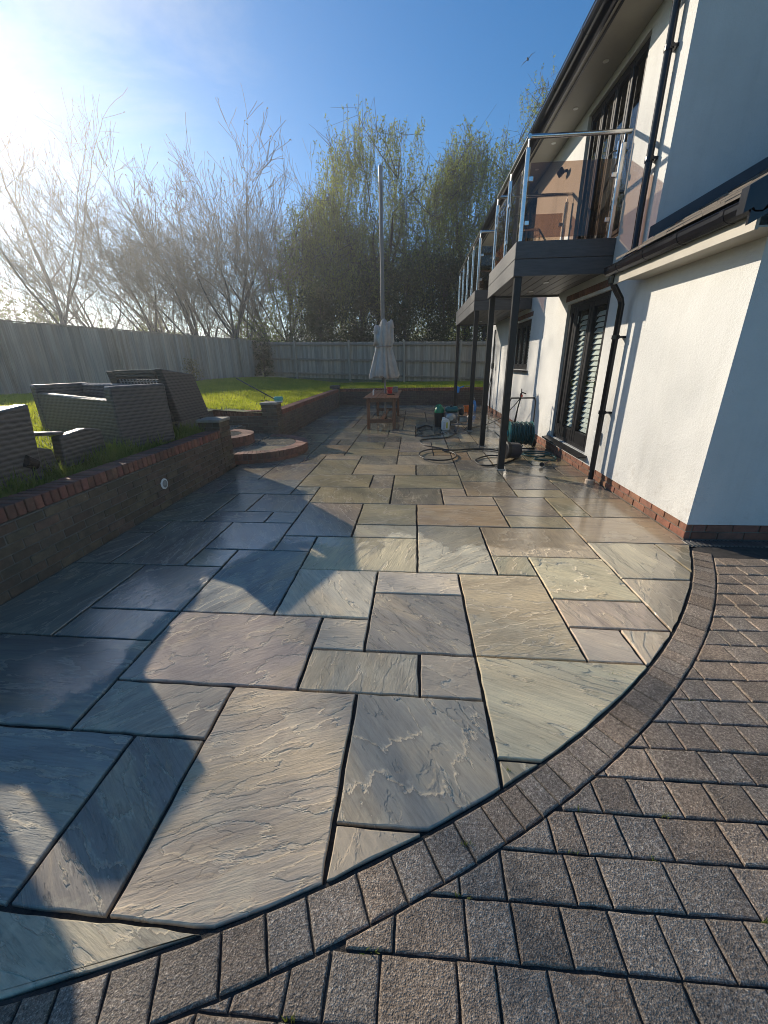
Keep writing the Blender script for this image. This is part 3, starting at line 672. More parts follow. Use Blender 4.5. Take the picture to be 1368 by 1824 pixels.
# round steps
def round_step(name, label, cx, cy, R, z0, z1, a0, a1):
    t = thing(name, label, 'step', (0,0,0), 'round garden steps')
    n = int((a1-a0)*R/0.075); da = (a1-a0)/n
    def wedge(a, b, r0, r1, za, zb):
        p = [(cx+r0*math.cos(a), cy+r0*math.sin(a)), (cx+r1*math.cos(a), cy+r1*math.sin(a)), (cx+r1*math.cos(b), cy+r1*math.sin(b)), (cx+r0*math.cos(b), cy+r0*math.sin(b))]
        return MB().prism(p, za, zb)
    rows = max(1, int(round((z1-z0-0.105)/0.065)))
    obj('step_core', MB().prism([(cx+(R-0.02)*math.cos(a0+(a1-a0)*k/40), cy+(R-0.02)*math.sin(a0+(a1-a0)*k/40)) for k in range(41)], z0, z1-0.02), MAT['mortar'], t)
    for k in range(n):
        obj('edge_brick', wedge(a0+k*da+0.0035/R, a0+(k+1)*da-0.0035/R, R-0.215, R+rb.uniform(-0.003, 0.003), z1-0.105, z1+rb.uniform(-0.002, 0.003)), MAT['brick'], t, color=bcol((0.215,0.098,0.066)))
    m = int((a1-a0)*R/0.225); db = (a1-a0)/m
    for k in range(m):
        obj('lower_brick', wedge(a0+k*db+0.004/R, a0+(k+1)*db-0.004/R, R-0.06, R-0.004, z0, z1-0.112), MAT['brick'], t, color=bcol((0.22,0.095,0.06)))
    # paving inside the brick edge, cut in three
    rin = R-0.225; xl = cx+rin*math.cos(a1) if a1 < PI else cx
    full = [(cx+rin*math.cos(a0+(a1-a0)*k/30), cy+rin*math.sin(a0+(a1-a0)*k/30)) for k in range(31)]
    for lo, hi, tone in ((-9, cy-0.22, 'light'), (cy-0.22, cy+0.25, 'blue'), (cy+0.25, 9, 'grey')):
        p = half(half(full, (0,1), hi-0.005), (0,-1), -(lo+0.005))
        if len(p) > 2 and abs(area(p)) > 0.004:
            mbp, c = stone_piece(p, z1-0.004, 0.03, 0.005, 0.002, 0.1, rnd=rb)
            if mbp: link('paving_slab', mbp.mesh('paving_slab', fix=False), MAT['stone'], t, c, TONES[tone])
    return t
round_step('round_step', 'lower half-round step with brick edge and stone tread', -2.97, 7.17, 0.97, -0.01, 0.165, -PI/2, PI/2)
round_step('round_step', 'upper half-round step with brick edge and stone tread', -3.62, 7.17, 0.60, 0.15, 0.335, -PI/2, PI/2)
stp = thing('garden_landing', 'paved landing behind the half-round steps between the lawn walls', 'landing', (0,0,0))
obj('landing_base', MB().box(-4.3, -3.625, 6.05, 8.35, 0.0, 0.31), MAT['mortar'], stp)
obj('riser_base', MB().box(-3.61, -2.975, 6.06, 8.30, -0.02, 0.145), MAT['mortar'], stp)
for k in range(3): link('paving_slab', MB().bbox(-0.3, 0.3, -0.36, 0.36, -0.02, 0, 0.006).mesh('paving_slab'), MAT['stone'], stp, (-3.96, 6.44+0.74*k, 0.336), TONES['light'])
for k in range(3): link('paving_slab', MB().bbox(-0.3, 0.3, -0.36, 0.36, -0.02, 0, 0.006).mesh('paving_slab'), MAT['stone'], stp, (-3.29, 6.44+0.74*k, 0.164), TONES['grey'])
obj('riser_base', MB().box(-4.45, -4.30, 6.05, 8.35, 0.0, 0.62), MAT['mortar'], stp)

# ------------------------------------------------------------------ fences
def fence_line(name, label, p0, p1, zb, zt, rails, post_every, board=0.1, back=False, group='garden fences', offs=0.0):
    t = thing(name, label, 'fence', (0,0,0), group); p0 = Vector(p0); p1 = Vector(p1); L_ = (p1-p0).length; d = (p1-p0)/L_; nrm = Vector((-d.y, d.x))
    ang = math.atan2(d.y, d.x); rf = random.Random(len(label)); n = int(L_/board)
    boards = [MB().ext([(-board*0.52, -0.003), (board*0.50, -0.019), (board*0.50, 0.017), (-board*0.52, 0.003)], 'z', 0, 1).mesh('fence_board') for _ in range(1)]
    for k in range(n):
        s = (k+0.5)*board; q = p0+d*s; f = s/L_; z0 = zb[0]+(zb[1]-zb[0])*f; z1 = zt[0]+(zt[1]-zt[0])*f
        o = link('fence_board', boards[0], MAT['fence'], t, (q.x, q.y, z0), None); o.rotation_euler = (0, 0, ang+rf.uniform(-0.03, 0.03)); kk = rf.uniform(0.72, 1.15); ww = rf.uniform(-.05, .05)
        o.scale = (1, 1, z1-z0+rf.uniform(-0.012, 0.012)); o.color = (kk*(1+ww), kk, kk*(1-ww), 1)
    side = 1 if back else -1
    if not back:
        c0 = p0+nrm*0; mbc = MB()
        mbc.box(0, L_, -0.035, 0.035, -0.015, 0.02); o = obj('capping_rail', mbc, MAT['fence'], t); o.location = (p0.x, p0.y, zt[0]+0.015); o.rotation_euler = (0, -math.atan2(zt[1]-zt[0], L_), ang); o.color = (0.9,0.9,0.9,1)
    s = offs; mp_ = MB().bbox(-0.05, 0.05, -0.05, 0.05, 0, 1, 0.008).mesh('fence_post')
    while s < L_+0.01:
        f = s/L_; q = p0+d*s+nrm*side*0.095; z0 = zb[0]+(zb[1]-zb[0])*f; z1 = zt[0]+(zt[1]-zt[0])*f
        o = link('fence_post', mp_, MAT['fence'], t, (q.x, q.y, z0-0.1)); o.rotation_euler = (0, 0, ang); o.scale = (1, 1, z1-z0+0.16); o.color = (0.95,0.93,0.9,1); s += post_every
    for zr in rails:
        mbr = MB().ext([(-0.010, -0.045), (0.062, -0.04), (0.062, 0.035), (-0.010, 0.045)], 'x', 0, L_)
        o = obj('fence_rail', mbr, MAT['fence'], t); q = p0+nrm*side*0.028; o.location = (q.x, q.y, zb[0]+zr*(zt[0]-zb[0]))
        o.rotation_euler = (0, -math.atan2((zb[1]-zb[0])+zr*((zt[1]-zt[0])-(zb[1]-zb[0])), L_), ang); o.scale = (1, side, 1); o.color = (0.7,0.68,0.66,1)  # rails tinted darker, their shade put into the colour
    return t
fence_line('board_fence', 'close-boarded timber fence with stout posts and three rails at the back', (6.2, 20.0), (-7.5, 20.2), (0.40, 1.0), (2.33, 2.55), (0.12, 0.52, 0.93), 2.63, 0.105, back=True, offs=1.42)
fence_line('board_fence', 'sunlit-topped vertical board fence along the left of the lawn', (-11.3, 3.0), (-7.5, 20.1), (0.85, 1.0), (2.62, 2.58), (), 3.05, 0.11, offs=0.6)

# ------------------------------------------------------------------ house
HX = 2.45; WING_Y, MAIN_Y, FAR_Y = 3.43, 5.0, 14.4
house = thing('house', 'white rendered two-storey house with black gutters, pipes and window frames', 'house', (0,0,0))
def holed_wall(plane_x, y0, y1, z0, z1, holes, depth):
    ys = sorted({y0, y1, *[h[0] for h in holes], *[h[1] for h in holes]}); zs = sorted({z0, z1, *[h[2] for h in holes], *[h[3] for h in holes]})
    mb = MB()
    for a, b in zip(ys, ys[1:]):
        for c, d in zip(zs, zs[1:]):
            if any(h[0] <= a and b <= h[1] and h[2] <= c and d <= h[3] for h in holes): continue
            mb.add([(plane_x,a,c),(plane_x,b,c),(plane_x,b,d),(plane_x,a,d)], [(0,3,2,1)])
    for h in holes:
        A, B_, C, D = h; x, x2 = plane_x, plane_x+depth
        mb.add([(x,A,C),(x2,A,C),(x2,A,D),(x,A,D)], [(0,1,2,3)]); mb.add([(x,B_,C),(x2,B_,C),(x2,B_,D),(x,B_,D)], [(3,2,1,0)])
        mb.add([(x,A,D),(x2,A,D),(x2,B_,D),(x,B_,D)], [(0,1,2,3)]); mb.add([(x,A,C),(x2,A,C),(x2,B_,C),(x,B_,C)], [(3,2,1,0)])
    return mb
DOOR = (5.76, 7.26, 0.27, 2.36); WIN = (9.34, 10.70, 1.34, 2.36); UD = (5.84, 7.45, 2.94, 4.78); UD2 = (9.9, 12.8, 2.94, 4.78)
PL = 0.148
link('wall', holed_wall(HX, WING_Y, MAIN_Y, PL, 2.36, [], 0.1).mesh('wall', fix=False), MAT['render'], house)
link('wall', holed_wall(HX, MAIN_Y, FAR_Y, PL, 4.88, [DOOR, WIN, UD, UD2], 0.13).mesh('wall', fix=False), MAT['render'], house)
# end walls and the far end
obj('end_wall', MB().add([(HX,WING_Y,PL),(9,WING_Y,PL),(9,WING_Y,5.4),(5.35,WING_Y,4.30),(HX,WING_Y,2.36)], [(0,1,2,3,4)]), MAT['render'], house)
obj('gable_wall', MB().add([(HX,MAIN_Y,2.2),(9,MAIN_Y,2.2),(9,MAIN_Y,9.5),(7.2,MAIN_Y,9.0),(HX,MAIN_Y,4.90)], [(0,1,2,3,4)]), MAT['render'], house)
obj('end_wall', MB().add([(HX,FAR_Y,-0.1),(9,FAR_Y,-0.1),(9,FAR_Y,9.5),(7.2,FAR_Y,9.0),(HX,FAR_Y,4.90)], [(4,3,2,1,0)]), MAT['render'], house)
# brick plinth
pl = obj('plinth', MB().box(HX+0.022, HX+0.3, WING_Y+0.022, FAR_Y-0.01, -0.08, PL), MAT['mortar'], house)
obj('plinth_core', MB().box(HX+0.3, 9, WING_Y+0.022, WING_Y+0.3, -0.08, PL), MAT['mortar'], house)
courses(pl, 'y', HX+0.014, WING_Y+0.012, FAR_Y-0.05, -0.004, 2, -1, (0.26,0.115,0.07), BR)
courses(pl, 'x', WING_Y+0.014, HX+0.07, 4.6, -0.004, 2, -1, (0.22,0.09,0.06), BR)
# brick soldier head over the door and window under the balconies
for (y0, y1) in ((5.70, 7.36), (9.26, 10.8)):
    n = int((y1-y0)/0.075)
    for k in range(n): link('head_brick', BR['hx'], None, house, (HX+0.012, y0+0.0375+k*0.075, 2.40+0.045), bcol((0.16,0.075,0.05))).scale = (1, 0.64, 1.32)

def glazed(name, opening, lights, shutters, sill, panel_h=0.0, mullion=0.07, handle_at=None, label=None, bead=0.055):
    """black framed glazing set in a reveal; lights are widths in metres along y"""
    A, B_, C, D = opening; x = HX+0.075; t = obj(name, MB().box(x-0.03, x+0.03, A, A+bead, C, D).box(x-0.03, x+0.03, B_-bead, B_, C, D).box(x-0.03, x+0.03, A+bead, B_-bead, D-bead, D).box(x-0.03, x+0.03, A+bead, B_-bead, C, C+bead), MAT['frame'], house)
    if label: t['label'] = label
    y = A+bead; tot = sum(lights); sc = (B_-A-2*bead)/tot
    for k, w in enumerate(lights):
        y0, y1 = y, y+w*sc; y = y1; zc, zd = C+bead, D-bead; m = mullion
        s = obj('leaf', MB().bbox(x-0.045, x+0.015, y0+0.002, y0+m, zc, zd, 0.008).bbox(x-0.045, x+0.015, y1-m, y1-0.002, zc, zd, 0.008).bbox(x-0.045, x+0.015, y0+m, y1-m, zd-m, zd, 0.008).bbox(x-0.045, x+0.015, y0+m, y1-m, zc, zc+m+panel_h, 0.008), MAT['frame'], t)
        obj('pane', MB().box(x-0.018, x-0.012, y0+m-0.01, y1-m+0.01, zc+m+panel_h-0.01, zd-m+0.01), MAT['pane'], s)
        if shutters:
            n = int((zd-zc-2*m-panel_h)/0.072)
            for q in range(n):
                zz = zc+m+panel_h+0.036+q*0.072
                obj('louvre', MB().box(-0.034, 0.034, y0+m-0.006, y1-m+0.006, -0.006, 0.006).xf(Matrix.Translation((x+0.034, 0, zz)) @ Matrix.Rotation(-1.0, 4, 'Y')), MAT['shutter'], s)
        if handle_at == k:
            zz = C+0.98; hb = MB().bbox(x-0.062, x-0.045, y0+0.020, y0+0.052, zz-0.12, zz+0.12, 0.004); hb.tube([(x-0.06,y0+0.036,zz+0.02),(x-0.10,y0+0.036,zz+0.02),(x-0.105,y0+0.15,zz+0.015)], 0.010, 8); obj('handle', hb, MAT['chrome'], s)
    if sill: obj('sill', MB().ext([(HX-0.12, C-0.045), (x-0.0, C-0.015), (x-0.0, C-0.001), (HX-0.12, C-0.02)], 'y', A-0.10, B_+0.10), MAT['frame'], t)
    return t
dr1 = glazed('patio_door', DOOR, [0.62, 0.62, 0.28], True, True, 0.10, 0.085, 0, 'black French door with white louvred shutters behind its glass')
for zz in (0.55, 1.25, 2.1): obj('hinge', MB().lathe([(0.012,-0.05),(0.012,0.05)], (HX+0.022, 6.78, zz), 8), MAT['black'], dr1)
glazed('window', WIN, [0.45, 0.45, 0.45], True, True, 0, 0.06, None, 'black three-light casement window under the far balcony')
glazed('balcony_door', UD, [0.40, 0.40, 0.40, 0.40], False, False, 0, 0.055, 1, 'tall black folding door onto the near balcony')
glazed('balcony_door', UD2, [0.7, 0.7, 0.7, 0.7], False, False, 0, 0.06, 1)
for (A, B_, C, D), mname in ((DOOR,'room'), (WIN,'room'), (UD,'room'), (UD2,'room')):
    obj('room_interior', MB().add([(HX+0.13,A,C),(HX+0.13,B_,C),(HX+0.13,B_,D),(HX+0.13,A,D),(HX+1.8,A-.5,C-0.1),(HX+1.8,B_+.5,C-0.1),(HX+1.8,B_+.5,D+0.1),(HX+1.8,A-.5,D+0.1)],
        [(4,5,6,7),(0,1,5,4),(2,3,7,6),(1,2,6,5),(3,0,4,7)]), MAT['room'], house)
cp = [(HX+0.24+0.03*math.sin(k*1.9), 5.92+k*0.035) for k in range(14)]
obj('curtain', MB().add([(x,y,2.97) for x,y in cp]+[(x,y,4.74) for x,y in cp], [(k,k+1,15+k,14+k) for k in range(13)]), MAT['curtain'], house, smooth=True)

# main eaves: soffit, fascia, gutter, roof
EZ = 4.88
obj('soffit', MB().box(1.98, HX+0.002, MAIN_Y-0.25, FAR_Y+0.2, EZ, EZ+0.012), MAT['cream_board'], house)
for k in range(9): obj('soffit_vent', MB().lathe([(0.0,0),(0.035,0),(0.035,0.004),(0.028,0.006)], (2.25, 5.55+k*0.95, EZ-0.006), 16), MAT['white'], house)
obj('soffit_trim', MB().box(2.02, 2.045, MAIN_Y-0.25, FAR_Y+0.2, EZ-0.012, EZ-0.0005), MAT['frame'], house)
fa = obj('fascia', MB().box(1.955, 1.978, MAIN_Y-0.25, FAR_Y+0.2, EZ-0.02, EZ+0.20), MAT['black'], house)
def gutter(parent, x, y0, y1, z, r=0.06, n_br=6, name='gutter'):
    prof = [(x-r*1.0, z), (x-r*1.0, z-r*0.55), (x-r*0.75, z-r*1.05), (x-r*0.3, z-r*1.3), (x+r*0.4, z-r*1.3), (x+r*0.85, z-r*1.0), (x+r, z-r*0.5), (x+r, z)]
    inner = [(x+r*0.9, z), (x+r*0.9, z-r*0.45), (x+r*0.4, z-r*1.15), (x-r*0.3, z-r*1.15), (x-r*0.85, z-r*0.5), (x-r*0.9, z)]
    g = obj(name, MB().ext(prof+inner, 'y', y0, y1), MAT['black'], parent)
    obj('gutter_lip', MB().tube([(x-r, y0, z), (x-r, y1, z)], 0.006, 6), MAT['black'], g)
    for k in range(n_br):
        yy = y0+(y1-y0)*(k+0.5)/n_br; w = 0.045
        big = [(x+(a-x)*1.07, z+0.004+(b-z)*1.07) for a, b in prof]
        obj('gutter_bracket', MB().ext(big+[(p[0], p[1]) for p in prof[::-1]], 'y', yy-w/2, yy+w/2), MAT['black'], g)
    return g
gutter(house, 1.90, MAIN_Y-0.28, FAR_Y+0.2, EZ+0.15, 0.062, 10)
obj('roof', MB().add([(1.86,MAIN_Y-0.3,EZ+0.17),(7.6,MAIN_Y-0.3,9.2),(7.6,FAR_Y+0.25,9.2),(1.86,FAR_Y+0.25,EZ+0.17),(1.92,MAIN_Y-0.3,EZ+0.14),(7.66,MAIN_Y-0.3,9.1),(7.66,FAR_Y+0.25,9.1),(1.92,FAR_Y+0.25,EZ+0.14)],
    [(0,3,2,1),(4,5,6,7),(0,1,5,4),(3,7,6,2),(0,4,7,3)]), MAT['tile'], house)
# single-storey wing: roof, gutter, fascia, soffit, lead flashing
WZ = 2.33; SL = 0.55
obj('soffit', MB().box(2.22, HX+0.002, WING_Y-0.22, MAIN_Y-0.004, WZ, WZ+0.012), MAT['cream_board'], house)
obj('fascia', MB().box(2.197, 2.219, WING_Y-0.22, MAIN_Y+0.20, WZ-0.012, WZ+0.15), MAT['cream_board'], house)
gutter(house, 2.165, WING_Y-0.26, MAIN_Y+0.23, WZ+0.155, 0.062, 4)
def roofz(x): return WZ+0.185+(x-2.10)*SL
ty = WING_Y-0.24; nrow = 10
for c in range(16):
    x0, x1 = 2.10+c*0.24, 2.10+(c+1)*0.24+0.05
    for k in range(8):
        ya = ty+k*0.222; yb = min(ya+0.218, MAIN_Y-0.002)
        if yb-ya < 0.02: continue
        z0, z1 = roofz(x0)+0.018, roofz(x1)+0.004; j = rb.uniform(-0.003, 0.004)
        obj('roof_tile', MB().add([(x0,ya,z0+j),(x1,ya,z1),(x1,yb,z1),(x0,yb,z0+j),(x0,ya,z0-0.018),(x1,ya,z1-0.018),(x1,yb,z1-0.018),(x0,yb,z0-0.018)],
            [(0,1,2,3),(7,6,5,4),(0,4,5,1),(1,5,6,2),(2,6,7,3),(3,7,4,0)]), MAT['tile'], house)
obj('roof_deck', MB().add([(2.12,ty,roofz(2.12)-0.03),(6.0,ty,roofz(6.0)-0.03),(6.0,MAIN_Y,roofz(6.0)-0.03),(2.12,MAIN_Y,roofz(2.12)-0.03)], [(0,1,2,3)]), MAT['frame'], house)
obj('flashing', MB().ext([(2.40, roofz(2.40)+0.02), (6.0, roofz(6.0)+0.02), (6.0, roofz(6.0)+0.125), (2.40, roofz(2.40)+0.125)], 'y', MAIN_Y-0.014, MAIN_Y-0.004), MAT['lead'], house)
obj('barge_board', MB().ext([(2.12, roofz(2.12)-0.19), (6.0, roofz(6.0)-0.19), (6.0, roofz(6.0)-0.02), (2.12, roofz(2.12)-0.02)], 'y', ty-0.02, ty), MAT['black'], house)
obj('verge_cap', MB().ext([(2.06, roofz(2.06)-0.10), (6.0, roofz(6.0)-0.07), (6.0, roofz(6.0)+0.045), (2.06, roofz(2.06)+0.045)], 'y', ty-0.045, ty+0.02), MAT['black'], house)
obj('verge_soffit', MB().ext([(HX, WZ+0.012+0.001), (6.0, roofz(6.0)-0.2), (6.0, roofz(6.0)-0.185), (HX, WZ+0.03)], 'y', ty, WING_Y-0.002), MAT['white'], house)
# downpipes
def downpipe(name, pts, clips, r=0.034):
    d = obj(name, MB().tube(pts, r, 14), MAT['black'], house); smooth_by_angle(d)
    for (x, y, z) in clips:
        cmb = MB().lathe([(r+0.001,-0.022),(r+0.009,-0.022),(r+0.009,0.022),(r+0.001,0.022)], (x, y, z), 14); cmb.box(x, HX+0.004, y-0.045, y+0.045, z-0.012, z+0.012); obj('pipe_clip', cmb, MAT['black'], d)
    return d
downpipe('downpipe', [(1.90,5.27,EZ+0.06),(1.90,5.27,EZ-0.03),(1.96,5.27,EZ-0.06),(2.30,5.26,EZ-0.09),(2.36,5.26,EZ-0.11),(2.385,5.26,EZ-0.16),(2.385,5.24,3.0),(2.385,5.22,2.66),(2.26,5.18,2.52)], [(2.385,5.25,4.3),(2.385,5.245,3.45)])
lp = downpipe('downpipe', [(2.195,5.19,2.44),(2.20,5.19,2.36),(2.225,5.195,2.31),(2.33,5.215,2.18),(2.352,5.22,2.12),(2.352,5.22,0.05)], [(2.352,5.22,1.78),(2.352,5.22,0.92)])
obj('pipe_foot', MB().lathe([(0.062,-0.01),(0.062,0.045),(0.05,0.055),(0.036,0.055)], (2.352,5.22,0.0), 18), MAT['pipegrey'], lp)
obj('gutter_outlet', MB().lathe([(0.04,-0.10),(0.045,-0.02),(0.052,0.0)], (2.195,5.19,2.43), 14), MAT['black'], lp)
ob = obj('outlet_box', MB().bbox(HX-0.055, HX, 5.335, 5.47, 0.50, 0.65, 0.01), MAT['greybox'], house)
fl = obj('floodlight', MB().bbox(-0.03, 0.03, -0.08, 0.08, -0.05, 0.05, 0.012).xf(Matrix.Translation((HX-0.10, 8.16, 4.40)) @ Matrix.Rotation(-0.6, 4, 'Y')), MAT['frame'], house)
obj('floodlight_arm', MB().tube([(HX, 8.16, 4.42), (HX-0.08, 8.16, 4.41)], 0.022, 8), MAT['frame'], fl)
obj('wall_conduit', MB().tube([(HX-0.03, 13.2, 0.1), (HX-0.03, 13.2, 2.4)], 0.02, 8), MAT['black'], house)

# ------------------------------------------------------------------ balconies
def balcony(name, label, y0, y1, n_posts):
    t = thing(name, label, 'balcony', (0,0,0), 'balconies on the house front')
    FX = 1.25; zb, zt = 2.545, 2.925; hm = (zb+zt)/2
    for (za, zc) in ((zb, hm-0.002), (hm+0.002, zt)):
        obj('fascia_board', MB().bbox(FX, HX-0.004, y0, y0+0.022, za, zc, 0.004), MAT['deck'], t)
        obj('fascia_board', MB().bbox(FX, FX+0.022, y0+0.024, y1-0.024, za, zc, 0.004), MAT['deck'], t)
        obj('fascia_board', MB().bbox(FX, HX-0.004, y1-0.022, y1, za, zc, 0.004), MAT['deck'], t)
    n = int(round((HX-FX-0.06)/0.145)); w = (HX-FX-0.06)/n
    for k in range(n): obj('soffit_board', MB().bbox(FX+0.03+k*w+0.003, FX+0.03+(k+1)*w-0.003, y0+0.03, y1-0.03, zb+0.03, zb+0.045, 0.004), MAT['deckunder'], t)
    for k in range(n): obj('deck_board', MB().bbox(FX+0.03+k*w+0.003, FX+0.03+(k+1)*w-0.003, y0+0.03, y1-0.03, zt-0.03, zt-0.006, 0.004), MAT['deck'], t)
    for yy in (y0+(y1-y0)*0.35, y0+(y1-y0)*0.75): obj('soffit_light', MB().lathe([(0.0,0),(0.04,0),(0.04,0.006),(0.03,0.01)], (1.85, yy, zb+0.022), 16), MAT['white'], t)
    for yy in (y0+0.075, y1-0.075):
        p = obj('support_post', MB().bbox(FX+0.028, FX+0.118, yy-0.045, yy+0.045, 0.006, zb+0.03, 0.006), MAT['powder'], t)
        obj('base_plate', MB().box(FX+0.008, FX+0.138, yy-0.065, yy+0.065, -0.002, 0.010), MAT['metal'], p)
    rx = FX+0.055; rz = 3.965; ya, yb = y0+0.055, y1-0.055
    hr = obj('handrail', MB().tube([(HX-0.01, ya, rz), (rx, ya, rz)], 0.024, 14).tube([(rx, ya-0.022, rz), (rx, yb+0.022, rz)], 0.024, 14).tube([(rx, yb, rz), (HX-0.01, yb, rz)], 0.024, 14), MAT['steel'], t); smooth_by_angle(hr)
    spots = [(rx, ya+(yb-ya)*k/(n_posts-1)) for k in range(n_posts)]+[(HX-0.075, ya), (HX-0.075, yb)]
    for (x, y) in spots:
        p = obj('rail_post', MB().bbox(x-0.024, x+0.024, y-0.024, y+0.024, zt, rz-0.10, 0.008).tube([(x,y,rz-0.1),(x,y,rz-0.02)], 0.008, 8), MAT['steel'], t)
    def panel(ax, a0, a1, c, clampside):
        g = obj('glass_panel', MB().box(a0, a1, c-0.005, c+0.005, zt+0.045, rz-0.245) if ax == 'x' else MB().box(c-0.005, c+0.005, a0, a1, zt+0.045, rz-0.245), MAT['tinted'], t)
        for s in (a0+0.012, a1-0.012):
            for zz in (zt+0.20, rz-0.40):
                m_ = MB().bbox(s-0.028, s+0.028, c-0.016, c+0.016, zz-0.025, zz+0.025, 0.005) if ax == 'x' else MB().bbox(c-0.016, c+0.016, s-0.028, s+0.028, zz-0.025, zz+0.025, 0.005)
                obj('glass_clamp', m_, MAT['steel'], g)
    panel('x', rx+0.045, HX-0.12, ya, 0); panel('x', rx+0.045, HX-0.12, yb, 0)
    for k in range(n_posts-1): panel('y', spots[k][1]+0.045, spots[k+1][1]-0.045, rx, 0)
    return t
balcony('balcony', 'near balcony with tinted glass, steel handrail and charcoal boards on black posts', 5.86, 7.78, 3)
balcony('balcony', 'longer far balcony with steel balusters behind the near balcony', 9.45, 13.34, 5)

# ------------------------------------------------------------------ rattan furniture on the raised bed
def side_panel(name, t, poly, x0, x1, mat='wicker'):
    """a wicker panel with a profile in the y-z plane, thick in x"""
    mb = MB().ext(poly, 'x', x0, x1); cx = (x0+x1)/2; cy = sum(p[0] for p in poly)/len(poly); cz = sum(p[1] for p in poly)/len(poly)
    mb.v = [(x-cx, y-cy, z-cz) for x, y, z in mb.v]
    o = obj(name, mb, MAT[mat], t, loc=(cx, cy, cz)); md = o.modifiers.new('bevel', 'BEVEL'); md.width = 0.014; md.segments = 2; md.limit_method = 'ANGLE'
    return o
GRP = 'rattan furniture stacked on the bank'
t = thing('rattan_sofa', 'long dark rattan sofa seen from behind in the middle of the furniture row', 'sofa', (-3.38, 4.35, 0.62), GRP)
t.rotation_euler = (0, 0, math.atan2(0.71, -1.62))              # local x runs along the sofa, local -y faces the lawn
def sofa_part(name, x0, x1, y0, y1, z0, z1, zx1=None):
    mb = MB().bbox(x0, x1, y0, y1, z0, z1, 0.016)
    if zx1 is not None: mb.v = [(x, y, z+(zx1-z1)*(x-x0)/(x1-x0)*(1 if z > (z0+z1)/2 else 0)) for x, y, z in mb.v]
    return obj(name, mb, MAT['wicker'], t)
sofa_part('back', 0.03, 1.78, -0.09, 0.0, 0.02, 0.575, 0.63); sofa_part('front', 0.16, 1.70, -0.62, -0.54, 0.02, 0.72)
sofa_part('arm', 0.0, 0.13, -0.66, 0.012, 0.015, 0.725); sofa_part('arm', 1.70, 1.83, -0.66, 0.012, 0.015, 0.725); sofa_part('seat', 0.135, 1.695, -0.538, -0.094, 0.10, 0.34)
for (x, y) in ((0.07,-0.06), (1.74,-0.06), (0.07,-0.6), (1.74,-0.6)): obj('foot', MB().lathe([(0.02,-0.04),(0.026,0.02)], (x, y, 0), 8), MAT['blackmatt'], t)
t = thing('rattan_armchair', 'rattan armchair tipped up against the brick pier, its open weave catching light', 'armchair', (0,0,0), GRP)
DY = 0.10; prof = [(5.37+DY,0.80),(6.20+DY,0.80),(5.90+DY,1.43),(5.13+DY,1.52)]
side_panel('arm', t, prof, -3.40, -3.30); side_panel('arm', t, [(y-0.02, z-0.02) for y, z in prof], -4.06, -3.96)
side_panel('back', t, [(6.08+DY,0.81),(6.185+DY,0.81),(5.885+DY,1.415),(5.79+DY,1.425)], -3.955, -3.402)
side_panel('front_rail', t, [(5.135+DY,1.40),(5.20+DY,1.40),(5.175+DY,1.50),(5.11+DY,1.51)], -3.955, -3.402); side_panel('front_rail', t, [(5.33+DY,0.80),(5.43+DY,0.80),(5.34+DY,1.04),(5.25+DY,1.04)], -3.955, -3.402)
for k in range(12):
    x = -3.93+k*0.045; side_panel('seat_cane', t, [(5.255+DY,1.045),(5.275+DY,1.045),(5.172+DY,1.395),(5.152+DY,1.395)], x, x+0.013, 'cane')
for k in range(6):
    z = 1.08+k*0.055; y = 5.275+DY-(z-1.045)*0.295; side_panel('cross_cane', t, [(y-0.004,z),(y+0.004,z),(y+0.004,z+0.010),(y-0.004,z+0.010)], -3.95, -3.405, 'cane')
side_panel('seat', t, [(5.44+DY,0.81),(5.60+DY,0.81),(5.42+DY,1.38),(5.30+DY,1.38)], -3.955, -3.402)
for (x, y) in ((-3.36, 5.42), (-3.98, 5.42), (-3.36, 6.12), (-3.98, 6.12)): obj('foot', MB().lathe([(0.02,0.60),(0.026,0.78)], (x, y, 0), 8), MAT['blackmatt'], t)
t = thing('rattan_stool', 'low rattan stool with a sunlit top in front of the long sofa', 'stool', (0,0,0), GRP)
side_panel('side', t, [(3.45,0.64),(4.02,0.64),(4.02,0.93),(3.82,0.97),(3.50,0.94)], -3.44, -3.34)
side_panel('top', t, [(3.10,1.00),(3.58,0.945),(3.58,0.975),(3.10,1.035)], -4.0, -3.36); side_panel('front', t, [(3.16,0.64),(3.42,0.64),(3.40,0.84),(3.16,0.92)], -3.42, -3.36)
side_panel('back_side', t, [(3.12,0.66),(3.42,0.66),(3.42,0.95),(3.12,0.99)], -4.0, -3.92)
t = thing('rattan_armchair', 'rattan chair end cut off by the left edge of the photo', 'armchair', (0,0,0), GRP)
side_panel('arm', t, [(2.34,0.64),(3.10,0.64),(3.17,1.27),(2.70,1.22)], -3.34, -3.22); side_panel('back', t, [(2.95,0.66),(3.09,0.66),(3.15,1.26),(3.02,1.25)], -4.0, -3.342)
side_panel('seat', t, [(2.46,0.78),(2.945,0.78),(2.945,0.95),(2.52,0.95)], -4.0, -3.342)
t = thing('rattan_armchair', 'out-of-view rattan armchair at the near end of the row, shaped for its shadow', 'armchair', (0,0,0), GRP)
side_panel('arm', t, [(1.15,0.64),(2.20,0.64),(2.53,1.20),(2.48,1.31),(1.15,1.34)], -3.34, -3.22); side_panel('arm', t, [(1.15,0.64),(2.02,0.64),(2.30,1.2),(1.15,1.30)], -4.0, -3.90)  # unseen chair, arm outline shaped to cast the shadow and leave a lit strip
side_panel('back', t, [(1.15,0.66),(1.29,0.66),(1.29,1.40),(1.15,1.40)], -3.898, -3.342); side_panel('seat', t, [(1.295,0.78),(2.0,0.78),(2.0,0.95),(1.295,0.95)], -3.898, -3.342)
